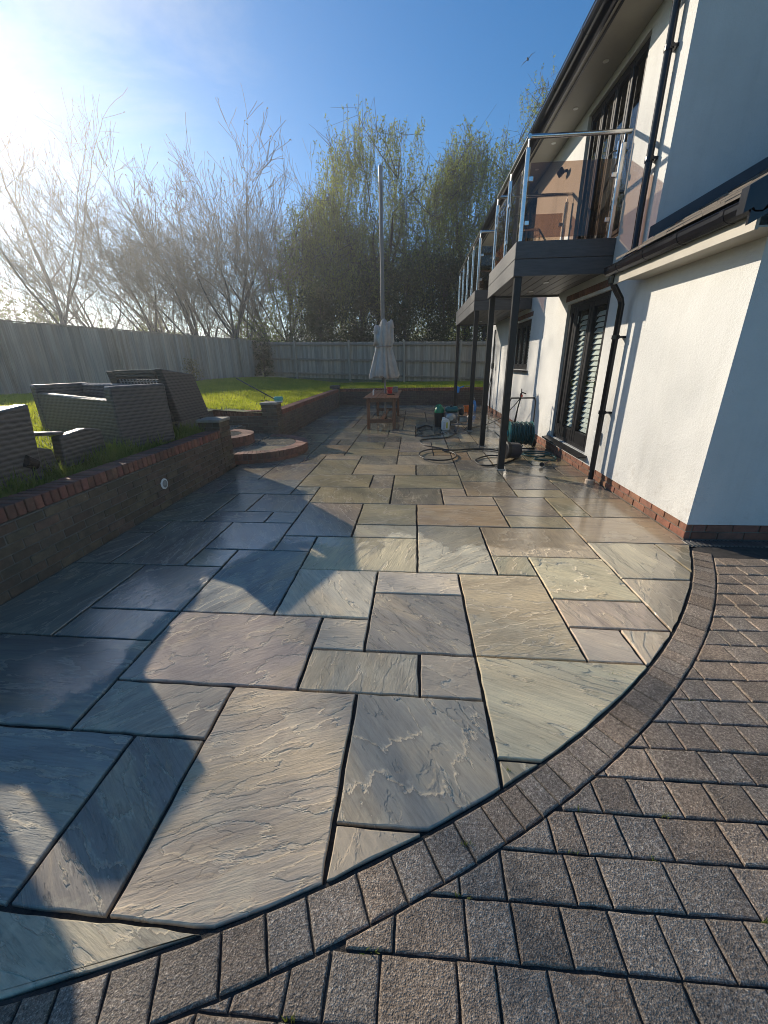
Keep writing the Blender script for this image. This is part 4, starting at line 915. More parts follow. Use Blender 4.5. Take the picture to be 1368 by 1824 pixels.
gp = thing('garden_spotlight', 'small black spotlight on a stem in the grass by the coping', 'spotlight', (-3.22, 3.02, 0.60))
obj('stem', MB().tube([(0,0,-0.02),(0,0,0.16)], 0.012, 8), MAT['blackmatt'], gp)
obj('lamp_head', MB().lathe([(0.02,-0.06),(0.045,-0.04),(0.052,0.06),(0.046,0.062)], n=14).xf(Matrix.Translation((0,0,0.2)) @ Matrix.Rotation(1.0, 4, 'X')), MAT['black'], gp)

# ------------------------------------------------------------------ table with parasol
tb = thing('garden_table', 'stained brown wooden garden table with slatted top', 'table', (-0.80, 11.15, 0))
TW, TL_, TZ = 0.43, 1.42, 0.755
obj('apron', MB().box(-TW+0.10, TW-0.10, -TL_+0.14, -TL_+0.17, TZ-0.115, TZ-0.03).box(-TW+0.10, TW-0.10, TL_-0.17, TL_-0.14, TZ-0.115, TZ-0.03).box(-TW+0.07, -TW+0.10, -TL_+0.13, TL_-0.13, TZ-0.115, TZ-0.03).box(TW-0.10, TW-0.07, -TL_+0.13, TL_-0.13, TZ-0.115, TZ-0.03), MAT['teak'], tb)
for k in range(8):
    x0 = -TW+k*(2*TW/8)
    if k in (3, 4):
        xa, xb = (x0+0.003, x0+0.105) if k == 3 else (x0+0.0, x0+0.102)
        for (ya, yb) in ((-TL_, -0.05), (0.05, TL_)): obj('top_slat', MB().bbox(xa, xb, ya, yb, TZ-0.03, TZ, 0.005), MAT['teak'], tb, color=(0.95,)*3)
    else: obj('top_slat', MB().bbox(x0+0.003, x0+0.104, -TL_, TL_, TZ-0.03, TZ, 0.005), MAT['teak'], tb, color=(rb.uniform(0.8,1.1),)*3)
for sx in (-1, 1):
    for sy in (-1, 1): obj('leg', MB().bbox(sx*(TW-0.115)-0.037, sx*(TW-0.115)+0.037, sy*(TL_-0.12)-0.037, sy*(TL_-0.12)+0.037, 0.0, TZ-0.031, 0.006), MAT['teakleg'], tb)
for sy in (-1, 1): obj('stretcher', MB().bbox(-TW+0.153, TW-0.153, sy*(TL_-0.12)-0.02, sy*(TL_-0.12)+0.02, 0.14, 0.23, 0.005), MAT['teak'], tb)
obj('stretcher', MB().bbox(-0.05, 0.05, -TL_+0.142, -0.12, 0.165, 0.205, 0.005).bbox(-0.05, 0.05, 0.12, TL_-0.142, 0.165, 0.205, 0.005), MAT['teak'], tb)

um_w = 1.5
um = thing('parasol', 'folded beige canvas parasol standing through the wooden table', 'parasol', (-0.805, 11.15, 0))
obj('pole', MB().tube([(0.02,0,0.02),(0.02,0,2.45)], 0.022, 12), MAT['grey'], um)
obj('base', MB().lathe([(0.22,0.0),(0.22,0.03),(0.06,0.06),(0.04,0.16),(0.03,0.17)], (0.02,0,0), 20), MAT['blackmatt'], um)
can = MB()
for (dx, dy, top, w, st, ph, flare) in ((-0.105, 0.0, 2.46, 0.095, 5, 0.3, -0.04), (0.01, -0.05, 2.57, 0.105, 6, 1.4, 0.0), (0.115, 0.0, 2.55, 0.095, 5, 2.2, 0.03)):
    prof = [(0.035, top-0.02), (0.055, top-0.10), (w*0.85, top-0.30), (w*1.05, top-0.5), (w*0.80, 1.98), (w*0.66, 1.88), (w*0.85, 1.70), (w*1.05, 1.45), (w*1.22, 1.20), (w*1.1, 1.17)]
    n = 48; vs = []
    for r, z in prof:
        s = max(0, min(1, (2.2-z)/1.0)); cx = dx*(0.55+0.45*abs((z-1.93)/0.55 if z > 1.93 else (1.93-z)/0.75))+flare*s
        for k in range(n):
            th = 2*PI*k/n; rr = r*(1+0.26*math.cos(st*th+ph)+0.12*math.cos(2*st*th+z*2.2+ph)+0.05*math.sin(3*th+z*5))
            vs.append(((cx+rr*math.cos(th))*um_w, dy+rr*math.sin(th)*1.1, z+0.03*math.sin(3*th+ph)*(1 if z < 1.3 else 0)))
    can.add(vs, [(i*n+k, i*n+(k+1)%n, (i+1)*n+(k+1)%n, (i+1)*n+k) for i in range(len(prof)-1) for k in range(n)]+[tuple(range(n))])
# one loose corner of cloth hanging out on the left
can.add([(-0.10,-0.08,2.36),(-0.235,-0.05,2.10),(-0.16,-0.10,1.93),(-0.05,-0.13,2.0),(-0.10,-0.06,2.36),(-0.225,-0.03,2.10),(-0.15,-0.07,1.93),(-0.05,-0.09,2.0)], [(0,1,2,3),(7,6,5,4),(0,4,5,1),(1,5,6,2),(2,6,7,3),(3,7,4,0)])
obj('canopy', can, MAT['canvas'], um, smooth=True)
obj('tie', MB().lathe([(0.145,-0.012),(0.152,0),(0.145,0.012)], (0.0,-0.02,1.935), 24, sx=1.42, sy=0.98), MAT['strap'], um)
for (dx, dy, top) in ((-0.20, 0.0, 2.44), (0.015, -0.05, 2.585), (0.20, 0.0, 2.56)):
    obj('top_cap', MB().lathe([(0.075,-0.19),(0.055,-0.10),(0.042,-0.02),(0.02,0.0)], (dx,dy,top), 20, star=5, amp=0.12), MAT['canvas'], um, smooth=True)
    obj('finial', MB().lathe([(0.022,0.0),(0.026,0.012),(0.012,0.022)], (dx,dy,top), 10), MAT['grey'], um)

def bucket(name, label, mat, loc, r0, r1, h, tilt=None, handle=True, group=None):
    t = thing(name, label, 'bucket', loc, group)
    obj('tub', MB().lathe([(r0*0.96,0.0),(r0,0.01),(r1,h),(r1+0.012,h+0.004),(r1+0.012,h-0.012),(r1,h-0.012),(r1-0.008,h),(r0-0.008,0.02)], n=24), mat, t, smooth=False)
    if handle: obj('handle', MB().tube([(r1*math.cos(a), -0.02-0.05*math.sin(a), h-0.02+r1*0.55*math.sin(a)*-0.6) for a in [PI*k/10 for k in range(11)]], 0.004, 6), MAT['metal'], t)
    if tilt: t.rotation_euler = tilt
    return t
bucket('red_bucket', 'red plastic bucket on the garden table', MAT['red'], (-0.655, 11.05, TZ+0.001), 0.060, 0.082, 0.155)
o = tag(obj('storage_box', MB().bbox(-0.07,0.07,-0.06,0.06,0,0.13,0.012).bbox(-0.075,0.075,-0.065,0.065,0.131,0.150,0.006), MAT['grey'], loc=(-0.52, 11.45, TZ+0.001)), 'grey lidded box behind the red bucket on the table', 'box')
o = tag(obj('pump_dispenser', MB().lathe([(0.018,0),(0.018,0.10),(0.008,0.115),(0.008,0.13)], n=12).tube([(0,0,0.128),(0.035,0,0.128)], 0.006, 6), MAT['cream'], loc=(-1.06, 10.65, TZ+0.001)), 'slim white bottle standing on the left of the table', 'bottle')
o = tag(obj('hand_tool', MB().tube([(-0.09,0,0.012),(0.02,0.01,0.012)], 0.011, 8).bbox(0.02,0.10,-0.02,0.03,0.004,0.022,0.004), MAT['blackmatt'], loc=(-0.60, 10.55, TZ+0.001)), 'small black hand tool lying near the red bucket', 'tool')

# ------------------------------------------------------------------ pole, cabinet
pt = thing('timber_pole', 'tall bare grey timber pole rising behind the parasol', 'pole', (-1.42, 19.3, 0.5))
obj('shaft', MB().tube([(0,0,-0.1),(0,0,3),(0.0,0,8.28)], [0.095, 0.088, 0.078], 16), MAT['pole'], pt, smooth=True, color=(1,1,1))
obj('top_sleeve', MB().lathe([(0.084,7.75),(0.084,8.29),(0.075,8.31)], n=16), MAT['grey'], pt)
mc = thing('meter_cabinet', 'pale grey service cabinet fixed beside the timber pole', 'cabinet', (-1.66, 19.16, 1.47))
obj('cabinet_body', MB().bbox(-0.135,0.135,-0.08,0.08,0,0.70,0.015), MAT['meter'], mc)
obj('cabinet_door', MB().bbox(-0.12,0.12,-0.092,-0.081,0.02,0.68,0.005), MAT['meter'], mc)
obj('bracket', MB().box(0.136,0.18,-0.02,0.06,0.1,0.14).box(0.136,0.18,-0.02,0.06,0.56,0.60), MAT['metal'], mc)

# ------------------------------------------------------------------ broom on the far pier
br = thing('patio_brush', 'long-handled brush with mint green head resting on the far brick pier', 'brush', (-2.96, 8.5, 0.80))
obj('handle', MB().tube([(0.02,-0.02,0.04),(-1.02,0.55,0.46)], 0.013, 8), MAT['blackmatt'], br)
obj('brace', MB().tube([(-0.24,0.12,0.15),(-0.26,0.05,0.03),(-0.36,0.0,0.008)], 0.007, 6).tube([(-0.26,0.05,0.03),(-0.14,0.02,0.008)], 0.007, 6), MAT['blackmatt'], br)
obj('brush_head', MB().bbox(-0.02,0.17,-0.05,0.05,0.02,0.10,0.02), MAT['mint'], br)
obj('bristles', MB().box(0.0,0.155,-0.04,0.04,-0.005,0.02), MAT['cream'], br)

# ------------------------------------------------------------------ hoses and tools on the terrace
def hose(name, label, pts, r, mat, cat='hose', cyc=False, group=None, z=None):
    P = [Vector(p) for p in pts]; out = []
    for i in range(len(P)-1):
        a, b, c, d = P[max(i-1,0)], P[i], P[i+1], P[min(i+2,len(P)-1)]
        for k in range(6):
            u = k/6; q = 0.5*((2*b)+(c-a)*u+(2*a-5*b+4*c-d)*u*u+(3*b-a-3*c+d)*u**3); out.append(q)
    out.append(P[-1]); m_ = MB().tube(out, r, 7); o = link(name, m_.mesh(name, True, False), mat)
    if label: tag(o, label, cat, group)
    return o
def loop(cx, cy, rx, ry, a0, a1, z=0.012, n=14, dz=0.0):
    return [(cx+rx*math.cos(a0+(a1-a0)*k/n), cy+ry*math.sin(a0+(a1-a0)*k/n), z+dz*k/n) for k in range(n+1)]
H = 0.014
hose('pressure_hose', 'black pressure hose coiled across the terrace in front of the posts',
     [(1.06,9.6,0.10),(0.95,9.1,H),(0.72,8.55,H),(0.42,8.42,H),(0.16,8.25,H),(0.20,7.75,H),(0.60,7.35,H)]+loop(0.42,6.78,0.32,0.42,1.2,1.2-2*PI,H+0.01,14,0.02)+[(0.75,7.15,H+0.02),(1.10,7.35,H),(1.45,7.28,H),(1.80,6.85,H),(1.5,6.30,H),(1.12,6.10,H),(1.02,6.45,H),(1.3,6.75,H+0.01),(1.62,6.72,H)], 0.0125, MAT['blackmatt'])
hose('supply_hose', 'thin dark hose running from the lance along the house wall',
     [(1.20,9.55,H),(1.45,9.9,H),(1.85,10.2,0.05),(2.05,9.6,0.28),(2.16,8.95,0.62),(2.18,8.6,0.80),(2.14,8.4,0.92)], 0.010, MAT['blackmatt'])
hose('power_cable', 'thin black cable looping beside the machine', [(0.30,9.9,H),(0.05,9.65,H),(0.22,9.2,H),(0.05,8.9,H),(0.25,8.7,H),(0.62,9.0,H),(0.85,9.4,H)], 0.008, MAT['blackmatt'], 'cable')
o = hose('trigger_gun', None, [(0.10,9.75,0.02),(0.30,9.98,0.05),(0.46,9.92,0.02)], 0.022, MAT['blackmatt']); tag(o, 'black trigger gun lying on the slabs beside the cable', 'gun')
hose('garden_hose', 'dark green garden hose lying in loose loops below the reel',
     [(1.98,7.25,0.10),(1.85,7.0,H),(2.05,6.72,H)]+loop(2.12,6.85,0.22,0.20,-1.2,-1.2-2*PI,H+0.01,12,0.02)+[(2.0,6.55,H),(2.28,6.45,H),(2.36,6.65,H+0.01),(2.22,6.88,H+0.02),(1.9,6.95,H),(1.7,7.05,H),(1.85,7.2,0.03)], 0.012, MAT['tealhose'])

hr_ = thing('hose_reel', 'green hose reel cart with tall bent handle standing by the wall', 'hose reel', (1.98, 7.50, 0))
fr_ = MB()
for s in (-0.23, 0.23): fr_.tube([(s,-0.16,0.025),(s,0.02,0.06),(s,0.05,0.30),(s,0.08,0.84),(s*0.9,0.08,0.90)], 0.013, 8)
fr_.tube([(-0.21,0.08,0.90),(0.21,0.08,0.90)], 0.013, 8).tube([(-0.23,-0.16,0.025),(0.23,-0.16,0.025)], 0.013, 8)
obj('frame', fr_, MAT['blackmatt'], hr_)
dm = obj('drum', MB().lathe([(0.075,-0.19),(0.075,0.19)], n=20).xf(Matrix.Translation((0,0.03,0.27)) @ Matrix.Rotation(PI/2, 4, 'Y')), MAT['teal'], hr_)
for s in (-1, 1): obj('flange', MB().lathe([(0.02,-0.012),(0.215,-0.012),(0.225,0.0),(0.215,0.012),(0.02,0.012)], n=28).xf(Matrix.Translation((s*0.20,0.03,0.27)) @ Matrix.Rotation(PI/2, 4, 'Y')), MAT['teal'], hr_)
wind = MB()
for k in range(13):
    x = -0.168+k*0.028; rr = 0.195+0.012*math.sin(k*2.1)
    wind.tube([(x+0.006*math.sin(3*a), 0.03+rr*math.cos(a), 0.27+rr*math.sin(a)) for a in [2*PI*q/24 for q in range(25)]], 0.0145, 7, caps=False)
obj('wound_hose', wind, MAT['tealhose'], hr_, smooth=True)
obj('crank_hub', MB().lathe([(0.03,0),(0.055,0.01),(0.05,0.05),(0.02,0.06)], n=14).xf(Matrix.Translation((-0.215,0.03,0.27)) @ Matrix.Rotation(-PI/2, 4, 'Y')), MAT['tealbright'], hr_)
obj('crank', MB().tube([(-0.27,0.03,0.27),(-0.28,-0.06,0.20),(-0.34,-0.06,0.20)], 0.012, 8), MAT['tealbright'], hr_)
for s in (-1, 1): obj('wheel', MB().lathe([(0.02,-0.02),(0.085,-0.02),(0.092,0),(0.085,0.02),(0.02,0.02)], n=22).xf(Matrix.Translation((s*0.275,0.06,0.092)) @ Matrix.Rotation(PI/2, 4, 'Y')), MAT['blackmatt'], hr_)
wv = thing('tipped_bucket', 'dark tub lying on its side behind the nearest post', 'tub', (1.72, 6.58, 0.145))
obj('tub', MB().lathe([(0.125,0.0),(0.13,0.01),(0.13,0.24),(0.122,0.25)], n=26), MAT['navy'], wv)
obj('rim', MB().lathe([(0.128,0.19),(0.142,0.20),(0.142,0.255),(0.12,0.262),(0.12,0.25)], n=26), MAT['blackmatt'], wv)
wv.rotation_euler = (0, PI/2-0.12, 0.35+PI)
sg = thing('spray_nozzle', 'small silver and black hose nozzle lying on the slabs near the wall', 'nozzle', (2.02, 6.12, 0.02))
obj('barrel', MB().tube([(0,0,0.01),(0.16,0.22,0.012)], 0.012, 8), MAT['metal'], sg)
obj('rose', MB().lathe([(0.02,0),(0.035,0.03)], n=14).xf(Matrix.Translation((-0.03,-0.03,0.02)) @ Matrix.Rotation(PI/2, 4, 'X') @ Matrix.Rotation(-0.6, 4, 'Y')), MAT['blackmatt'], sg)

# pressure washer with its can and canister
pw = thing('pressure_washer', 'petrol pressure washer with grey frame and teal engine cover', 'pressure washer', (1.02, 10.05, 0))
fm = MB()
for s in (-0.20, 0.20): fm.tube([(-0.30,s,0.10),(0.28,s,0.10),(0.40,s,0.34),(0.40,s,0.56)], 0.013, 8)
fm.tube([(0.40,-0.20,0.56),(0.40,0.20,0.56)], 0.013, 8).tube([(-0.30,-0.20,0.10),(-0.30,0.20,0.10)], 0.013, 8).tube([(0.1,-0.2,0.1),(0.1,0.2,0.1)], 0.013, 8)
obj('frame', fm, MAT['metal'], pw)
obj('engine_block', MB().bbox(-0.24,0.06,-0.15,0.15,0.12,0.36,0.03).bbox(-0.15,0.0,-0.19,-0.15,0.18,0.32,0.02), MAT['grey'], pw)
obj('fuel_tank', MB().bbox(-0.25,0.08,-0.15,0.15,0.375,0.50,0.045), MAT['teal'], pw)
obj('fuel_cap', MB().lathe([(0.035,0),(0.035,0.03),(0.02,0.035)], (-0.10,0,0.50), 14), MAT['blackmatt'], pw)
obj('air_filter', MB().bbox(0.09,0.20,-0.12,0.10,0.30,0.46,0.03), MAT['blackmatt'], pw)
obj('recoil_starter', MB().lathe([(0.12,0),(0.12,0.03),(0.06,0.05)], n=22).xf(Matrix.Translation((-0.12,-0.19,0.25)) @ Matrix.Rotation(PI/2, 4, 'X')), MAT['metal'], pw)
obj('pump', MB().bbox(0.09,0.30,-0.10,0.10,0.13,0.27,0.02), MAT['metal'], pw)
for s in (-1, 1): obj('wheel', MB().lathe([(0.03,-0.03),(0.10,-0.03),(0.11,0),(0.10,0.03),(0.03,0.03)], n=22).xf(Matrix.Translation((-0.22,s*0.25,0.11)) @ Matrix.Rotation(PI/2, 4, 'X')), MAT['blackmatt'], pw)
cn_ = thing('fuel_can', 'green topped can in a black tub beside the washer', 'can', (0.64, 10.15, 0))
obj('tub', MB().lathe([(0.11,0.0),(0.13,0.34),(0.14,0.35),(0.14,0.335),(0.12,0.33)], n=22), MAT['blackmatt'], cn_)
obj('can_top', MB().lathe([(0.118,0.26),(0.120,0.40),(0.10,0.47),(0.05,0.51),(0.045,0.52)], n=22), MAT['green'], cn_, smooth=True)
obj('handle', MB().tube([(-0.09,0,0.45),(-0.085,0,0.52),(0,0,0.545),(0.06,0,0.50)], 0.016, 8), MAT['green'], cn_)
ct = thing('white_canister', 'white plastic canister with printed label in front of the washer', 'canister', (0.76, 9.62, 0))
obj('body', MB().bbox(-0.095,0.095,-0.07,0.07,0.0,0.235,0.022).add([(-0.085,-0.06,0.235),(0.085,-0.06,0.235),(0.085,0.06,0.235),(-0.085,0.06,0.235),(-0.085,-0.05,0.265),(0.0,-0.05,0.285),(0.0,0.05,0.285),(-0.085,0.05,0.265)], [(0,1,5,4),(1,2,6,5),(2,3,7,6),(3,0,4,7),(4,5,6,7)]), MAT['cream'], ct)
obj('cap', MB().lathe([(0.028,0),(0.028,0.03),(0.024,0.033)], (-0.05,0,0.272), 14), MAT['cream'], ct)
obj('label', MB().box(0.012,0.048,-0.0725,-0.0705,0.05,0.19), MAT['yellow'], ct)
obj('label', MB().box(-0.055,-0.005,-0.0725,-0.0705,0.04,0.20), MAT['lightgrey'], ct)

ln = thing('pressure_lance', 'black pressure lance with red trigger propped against the wall behind the reel', 'lance', (2.16, 8.72, 0))
obj('lance_tube', MB().tube([(0.0,0.12,0.05),(0.02,-0.05,0.62),(0.05,-0.14,0.90)], [0.03,0.014,0.014], 8), MAT['blackmatt'], ln)
obj('foot_guard', MB().lathe([(0.055,0),(0.05,0.06),(0.022,0.16)], (0,0.13,0), 14), MAT['blackmatt'], ln)
obj('trigger_grip', MB().bbox(0.02,0.06,-0.20,-0.10,0.84,0.88,0.008), MAT['red'], ln)
obj('trigger_handle', MB().tube([(0.04,-0.15,0.9),(0.03,-0.17,1.0)], 0.010, 8).tube([(0.04,-0.15,0.93),(0.13,-0.15,0.90)], 0.011, 8), MAT['blackmatt'], ln)
lw = thing('wall_lance', 'slim black lance leaning upright on the far house wall', 'lance', (2.33, 13.0, 0))
obj('lance_tube', MB().tube([(-0.08,0.0,0.0),(-0.06,-0.02,0.34)], [0.05,0.045], 10).tube([(-0.06,-0.02,0.34),(0.05,-0.1,1.35)], 0.012, 8).tube([(0.05,-0.1,1.33),(0.05,-0.12,2.0)], 0.010, 8), MAT['blackmatt'], lw)
obj('grip', MB().bbox(0.0,0.07,-0.16,-0.06,1.30,1.48,0.02), MAT['blackmatt'], lw)
bucket('orange_bucket', 'small orange bucket on the slabs near the end of the house', MAT['orange'], (1.70, 13.2, 0.0), 0.075, 0.095, 0.19)
bg_ = thing('blue_bag', 'blue and white woven bag standing by the orange bucket', 'bag', (1.93, 13.4, 0)); bg_.scale = (0.6, 0.6, 0.75)
obj('sack', MB().add([(-0.14,-0.09,0),(0.14,-0.09,0),(0.15,0.10,0),(-0.14,0.1,0),(-0.16,-0.11,0.22),(0.17,-0.10,0.2),(0.16,0.11,0.22),(-0.15,0.12,0.21),(-0.10,-0.03,0.46),(0.12,-0.04,0.43),(0.10,0.04,0.45),(-0.10,0.04,0.44)],
    [(3,2,1,0),(0,1,5,4),(1,2,6,5),(2,3,7,6),(3,0,4,7),(4,5,9,8),(5,6,10,9),(6,7,11,10),(7,4,8,11),(8,9,10,11)]), MAT['blue'], bg_)
obj('handle', MB().tube([(-0.07,0,0.45),(-0.05,0,0.56),(0.05,0,0.56),(0.08,0,0.44)], 0.008, 6), MAT['cream'], bg_)
bs = thing('blue_sprayer', 'bright blue hand sprayer on a stake by the back wall', 'sprayer', (1.52, 14.6, 0))
obj('stake', MB().tube([(0.05,0,0),(0.0,0,0.56)], 0.012, 8), MAT['blackmatt'], bs)
obj('sprayer_body', MB().lathe([(0.05,0.50),(0.075,0.54),(0.075,0.66),(0.03,0.72)], n=14).tube([(0.05,0,0.66),(0.22,0,0.72)], 0.02, 8), MAT['blue'], bs)
obj('wand', MB().tube([(0.2,0,0.72),(0.42,0,0.74),(0.46,0,0.68)], 0.010, 6), MAT['metal'], bs)

# ------------------------------------------------------------------ bird
bd = thing('bird', 'small dark bird gliding in the sky beside the roof', 'bird', (2.86, 14.0, 8.86)); bd.scale = (0.5, 0.5, 0.5)
obj('body', MB().lathe([(0.004,-0.14),(0.03,-0.09),(0.052,0.0),(0.045,0.07),(0.032,0.10),(0.034,0.13),(0.02,0.16),(0.004,0.185)], n=12).xf(Matrix.Rotation(-PI/2+0.5, 4, 'X')), MAT['bird'], bd, smooth=True)
for s in (-1, 1): obj('wing', MB().add([(s*0.03,0.07,0.01),(s*0.20,0.12,0.05),(s*0.40,-0.06,-0.02),(s*0.24,0.0,0.02),(s*0.04,-0.08,0.0),(s*0.03,0.07,0.0),(s*0.20,0.12,0.04),(s*0.40,-0.06,-0.025),(s*0.24,0.0,0.01),(s*0.04,-0.08,-0.01)],
    [(0,1,3,4),(1,2,3),(9,8,6,5),(8,7,6),(0,5,6,1),(1,6,7,2),(2,7,8,3),(3,8,9,4)]), MAT['bird'], bd)
obj('tail', MB().add([(-0.02,-0.10,0.0),(0.02,-0.10,0.0),(0.06,-0.24,0.0),(0,-0.20,0),(-0.06,-0.24,0.0),(-0.02,-0.10,-0.008),(0.02,-0.10,-0.008),(0.06,-0.24,-0.005),(0,-0.20,-0.005),(-0.06,-0.24,-0.005)], [(0,1,2,3,4),(9,8,7,6,5),(0,5,6,1),(1,6,7,2),(4,9,5,0)]), MAT['bird'], bd)
bd.rotation_euler = (0.5, -0.5, -0.5)

# ------------------------------------------------------------------ trees
class TreeMesh:
    """collects tapered branches (prisms) and leaf quads as arrays"""
    def __init__(s): s.bv = []; s.bf = []; s.nb = 0; s.leaf = []
    def limb(s, pts, rad, n):
        m = len(pts); base = s.nb; P = np.array(pts); prev = None; ring = []
        for i in range(m):
            d = P[min(i+1,m-1)]-P[max(i-1,0)]; d = d/(np.linalg.norm(d)+1e-9)
            a = np.array([0,0,1.0]) if abs(d[2]) < 0.9 else np.array([1.0,0,0])
            u = np.cross(d, a); u /= np.linalg.norm(u)+1e-9; w = np.cross(d, u)
            th = np.arange(n)*2*PI/n
            ring.append(P[i]+rad[i]*(np.outer(np.cos(th), u)+np.outer(np.sin(th), w)))
        s.bv.append(np.concatenate(ring)); s.nb += m*n
        for i in range(m-1):
            for k in range(n): s.bf.append((base+i*n+k, base+i*n+(k+1)%n, base+(i+1)*n+(k+1)%n, base+(i+1)*n+k))
    def branch_mesh(s, name): return fast_mesh(name, np.concatenate(s.bv), np.array(s.bf))
def leaf_quads(C, L_, W, R, droop=0.0, up=None):
    """C centres (n,3) -> quads with random orientation"""
    n = len(C); d = R.normal(size=(n,3)); d[:,2] = d[:,2]*(1-droop)-droop*1.6; d /= np.linalg.norm(d, axis=1)[:,None]
    e = np.cross(d, R.normal(size=(n,3))); e /= np.linalg.norm(e, axis=1)[:,None]+1e-9
    l = L_*R.uniform(0.6, 1.4, (n,1)); w = W*R.uniform(0.6, 1.4, (n,1))
    V = np.empty((n,4,3)); V[:,0] = C-d*l/2; V[:,1] = C+e*w/2; V[:,2] = C+d*l/2; V[:,3] = C-e*w/2
    return V.reshape(-1,3), np.arange(4*n).reshape(-1,4)
def rot_away(d, ang, R):
    a = R.normal(size=3); a -= d*a.dot(d); a /= np.linalg.norm(a)+1e-9
    return d*math.cos(ang)+a*math.sin(ang)
def bare_tree(name, label, base, height, spread, seed, stems=3, trunk=0.16, group='leafless trees beyond the fence', lean=(0,0), buds=0.5):
    R = np.random.RandomState(seed); limbs = []; t = thing(name, label, 'tree', base, group)
    def grow(p, d, ln, r, lev):
        k = 5 if lev < 2 else 3; pts = [p]; q = np.array(p); dd = d.copy()
        for i in range(k):
            dd = dd+R.normal(size=3)*(0.09 if lev < 3 else 0.15)+np.array([0,0,0.055 if lev else 0]); dd /= np.linalg.norm(dd); q = q+dd*ln/k; pts.append(q.copy())
        r1 = r*(0.66 if lev < 4 else 0.5); limbs.append((lev, pts, r, r1))
        if lev >= 5: return
        nc = [stems, 4, 4, 4, 5][lev]
        for c in range(nc):
            if lev == 0: nd = rot_away(dd, R.uniform(0.22, 0.62)*spread, R); st = pts[-1] if c < 3 else pts[-2]
            else:
                st = pts[-1] if c == 0 else pts[R.randint(1, k+1)]; nd = rot_away(dd, (0.14 if c == 0 else R.uniform(0.35, 0.80))*(0.7+0.3*spread), R)
            if nd[2] < 0.12: nd[2] = abs(nd[2])*0.4+0.15; nd /= np.linalg.norm(nd)
            f = 1.75 if lev == 0 else (R.uniform(0.66, 0.82) if c == 0 else R.uniform(0.45, 0.78))
            grow(st, nd, ln*f, r1*(0.86 if c == 0 else R.uniform(0.45, 0.68)), lev+1)
    d0 = np.array([lean[0], lean[1], 1.0]); d0 /= np.linalg.norm(d0)
    grow(np.zeros(3), d0, trunk, 1.0, 0)
    sc = height/np.percentile([p[-1][2] for l_, p, _, _ in limbs if l_ == 5], 99.3); rr = height*0.0150; T = TreeMesh(); B = TreeMesh(); tips = []
    for lev, pts, ra, rb_ in limbs:
        pts = [q*sc for q in pts]; k = len(pts)-1
        rad = [max(0.0115, rr*(ra+(rb_-ra)*i/k)) for i in range(k+1)]
        (T if lev < 2 else B).limb(pts, rad, 8 if lev == 0 else (6 if lev < 3 else 3))
        if lev == 5: tips.append(pts[-1])
    link('trunk', T.branch_mesh('trunk'), MAT['barebark'], t); link('crown', B.branch_mesh('crown'), MAT['twig'], t)
    C = np.array(tips); C = C[R.rand(len(C)) < buds]+R.normal(size=3)*0.02
    V, Fq = leaf_quads(C, 0.13, 0.05, R); b = link('buds', fast_mesh('buds', V, Fq), MAT['bud'], t); b['kind'] = 'stuff'
    return t
bare_tree('bare_tree', 'tall leafless tree at the left edge nearest the sun', (-26.0, 29.5, 0.6), 18.0, 1.2, 1, stems=4, trunk=0.20)
bare_tree('bare_tree', 'lower leafless tree standing right of the tallest one', (-21.0, 33.5, 0.6), 13.4, 1.25, 2, stems=5, trunk=0.13)
bare_tree('bare_tree', 'slender leafless tree with leaning stems left of the middle', (-16.2, 31.0, 0.6), 12.4, 1.1, 3, stems=5, trunk=0.10)
bare_tree('bare_tree', 'broad leafless tree with forked trunk and vase-shaped crown', (-12.6, 29.0, 0.6), 14.2, 1.2, 4, stems=4, trunk=0.15)
bare_tree('bare_tree', 'leafless tree with wide crown rising behind the fence corner', (-12.2, 35.5, 0.6), 16.0, 1.15, 5, stems=4, trunk=0.14)
bare_tree('bare_tree', 'multi-stemmed leafless tree standing back between the vase-shaped ones', (-15.4, 39.0, 0.6), 13.0, 1.35, 6, stems=6, trunk=0.07)
bare_tree('bare_tree', 'thin bare tree fading out between the larger trunks', (-20.5, 42.0, 0.6), 15.0, 1.1, 8, stems=4, trunk=0.14)
bare_tree('bare_tree', 'spindly bare tree far behind the gap in the tree line', (-24.0, 46.0, 0.6), 17.0, 1.2, 12, stems=5, trunk=0.12)
bare_tree('bare_tree', 'fine-twigged bare tree filling the skyline left of the willows', (-13.5, 45.0, 0.6), 17.5, 1.25, 14, stems=5, trunk=0.12)
bare_tree('bare_tree', 'twiggy bare tree closing the gap right of the tallest tree', (-23.0, 40.0, 0.6), 15.0, 1.25, 31, stems=6, trunk=0.11)
bare_tree('bare_tree', 'low spreading bare tree behind the left end of the fence', (-27.5, 36.0, 0.6), 15.0, 1.35, 33, stems=6, trunk=0.09)
bare_tree('bare_tree', 'small twiggy bare tree beside the drooping willows', (-9.6, 33.0, 0.6), 12.6, 1.0, 9, stems=4, trunk=0.12)

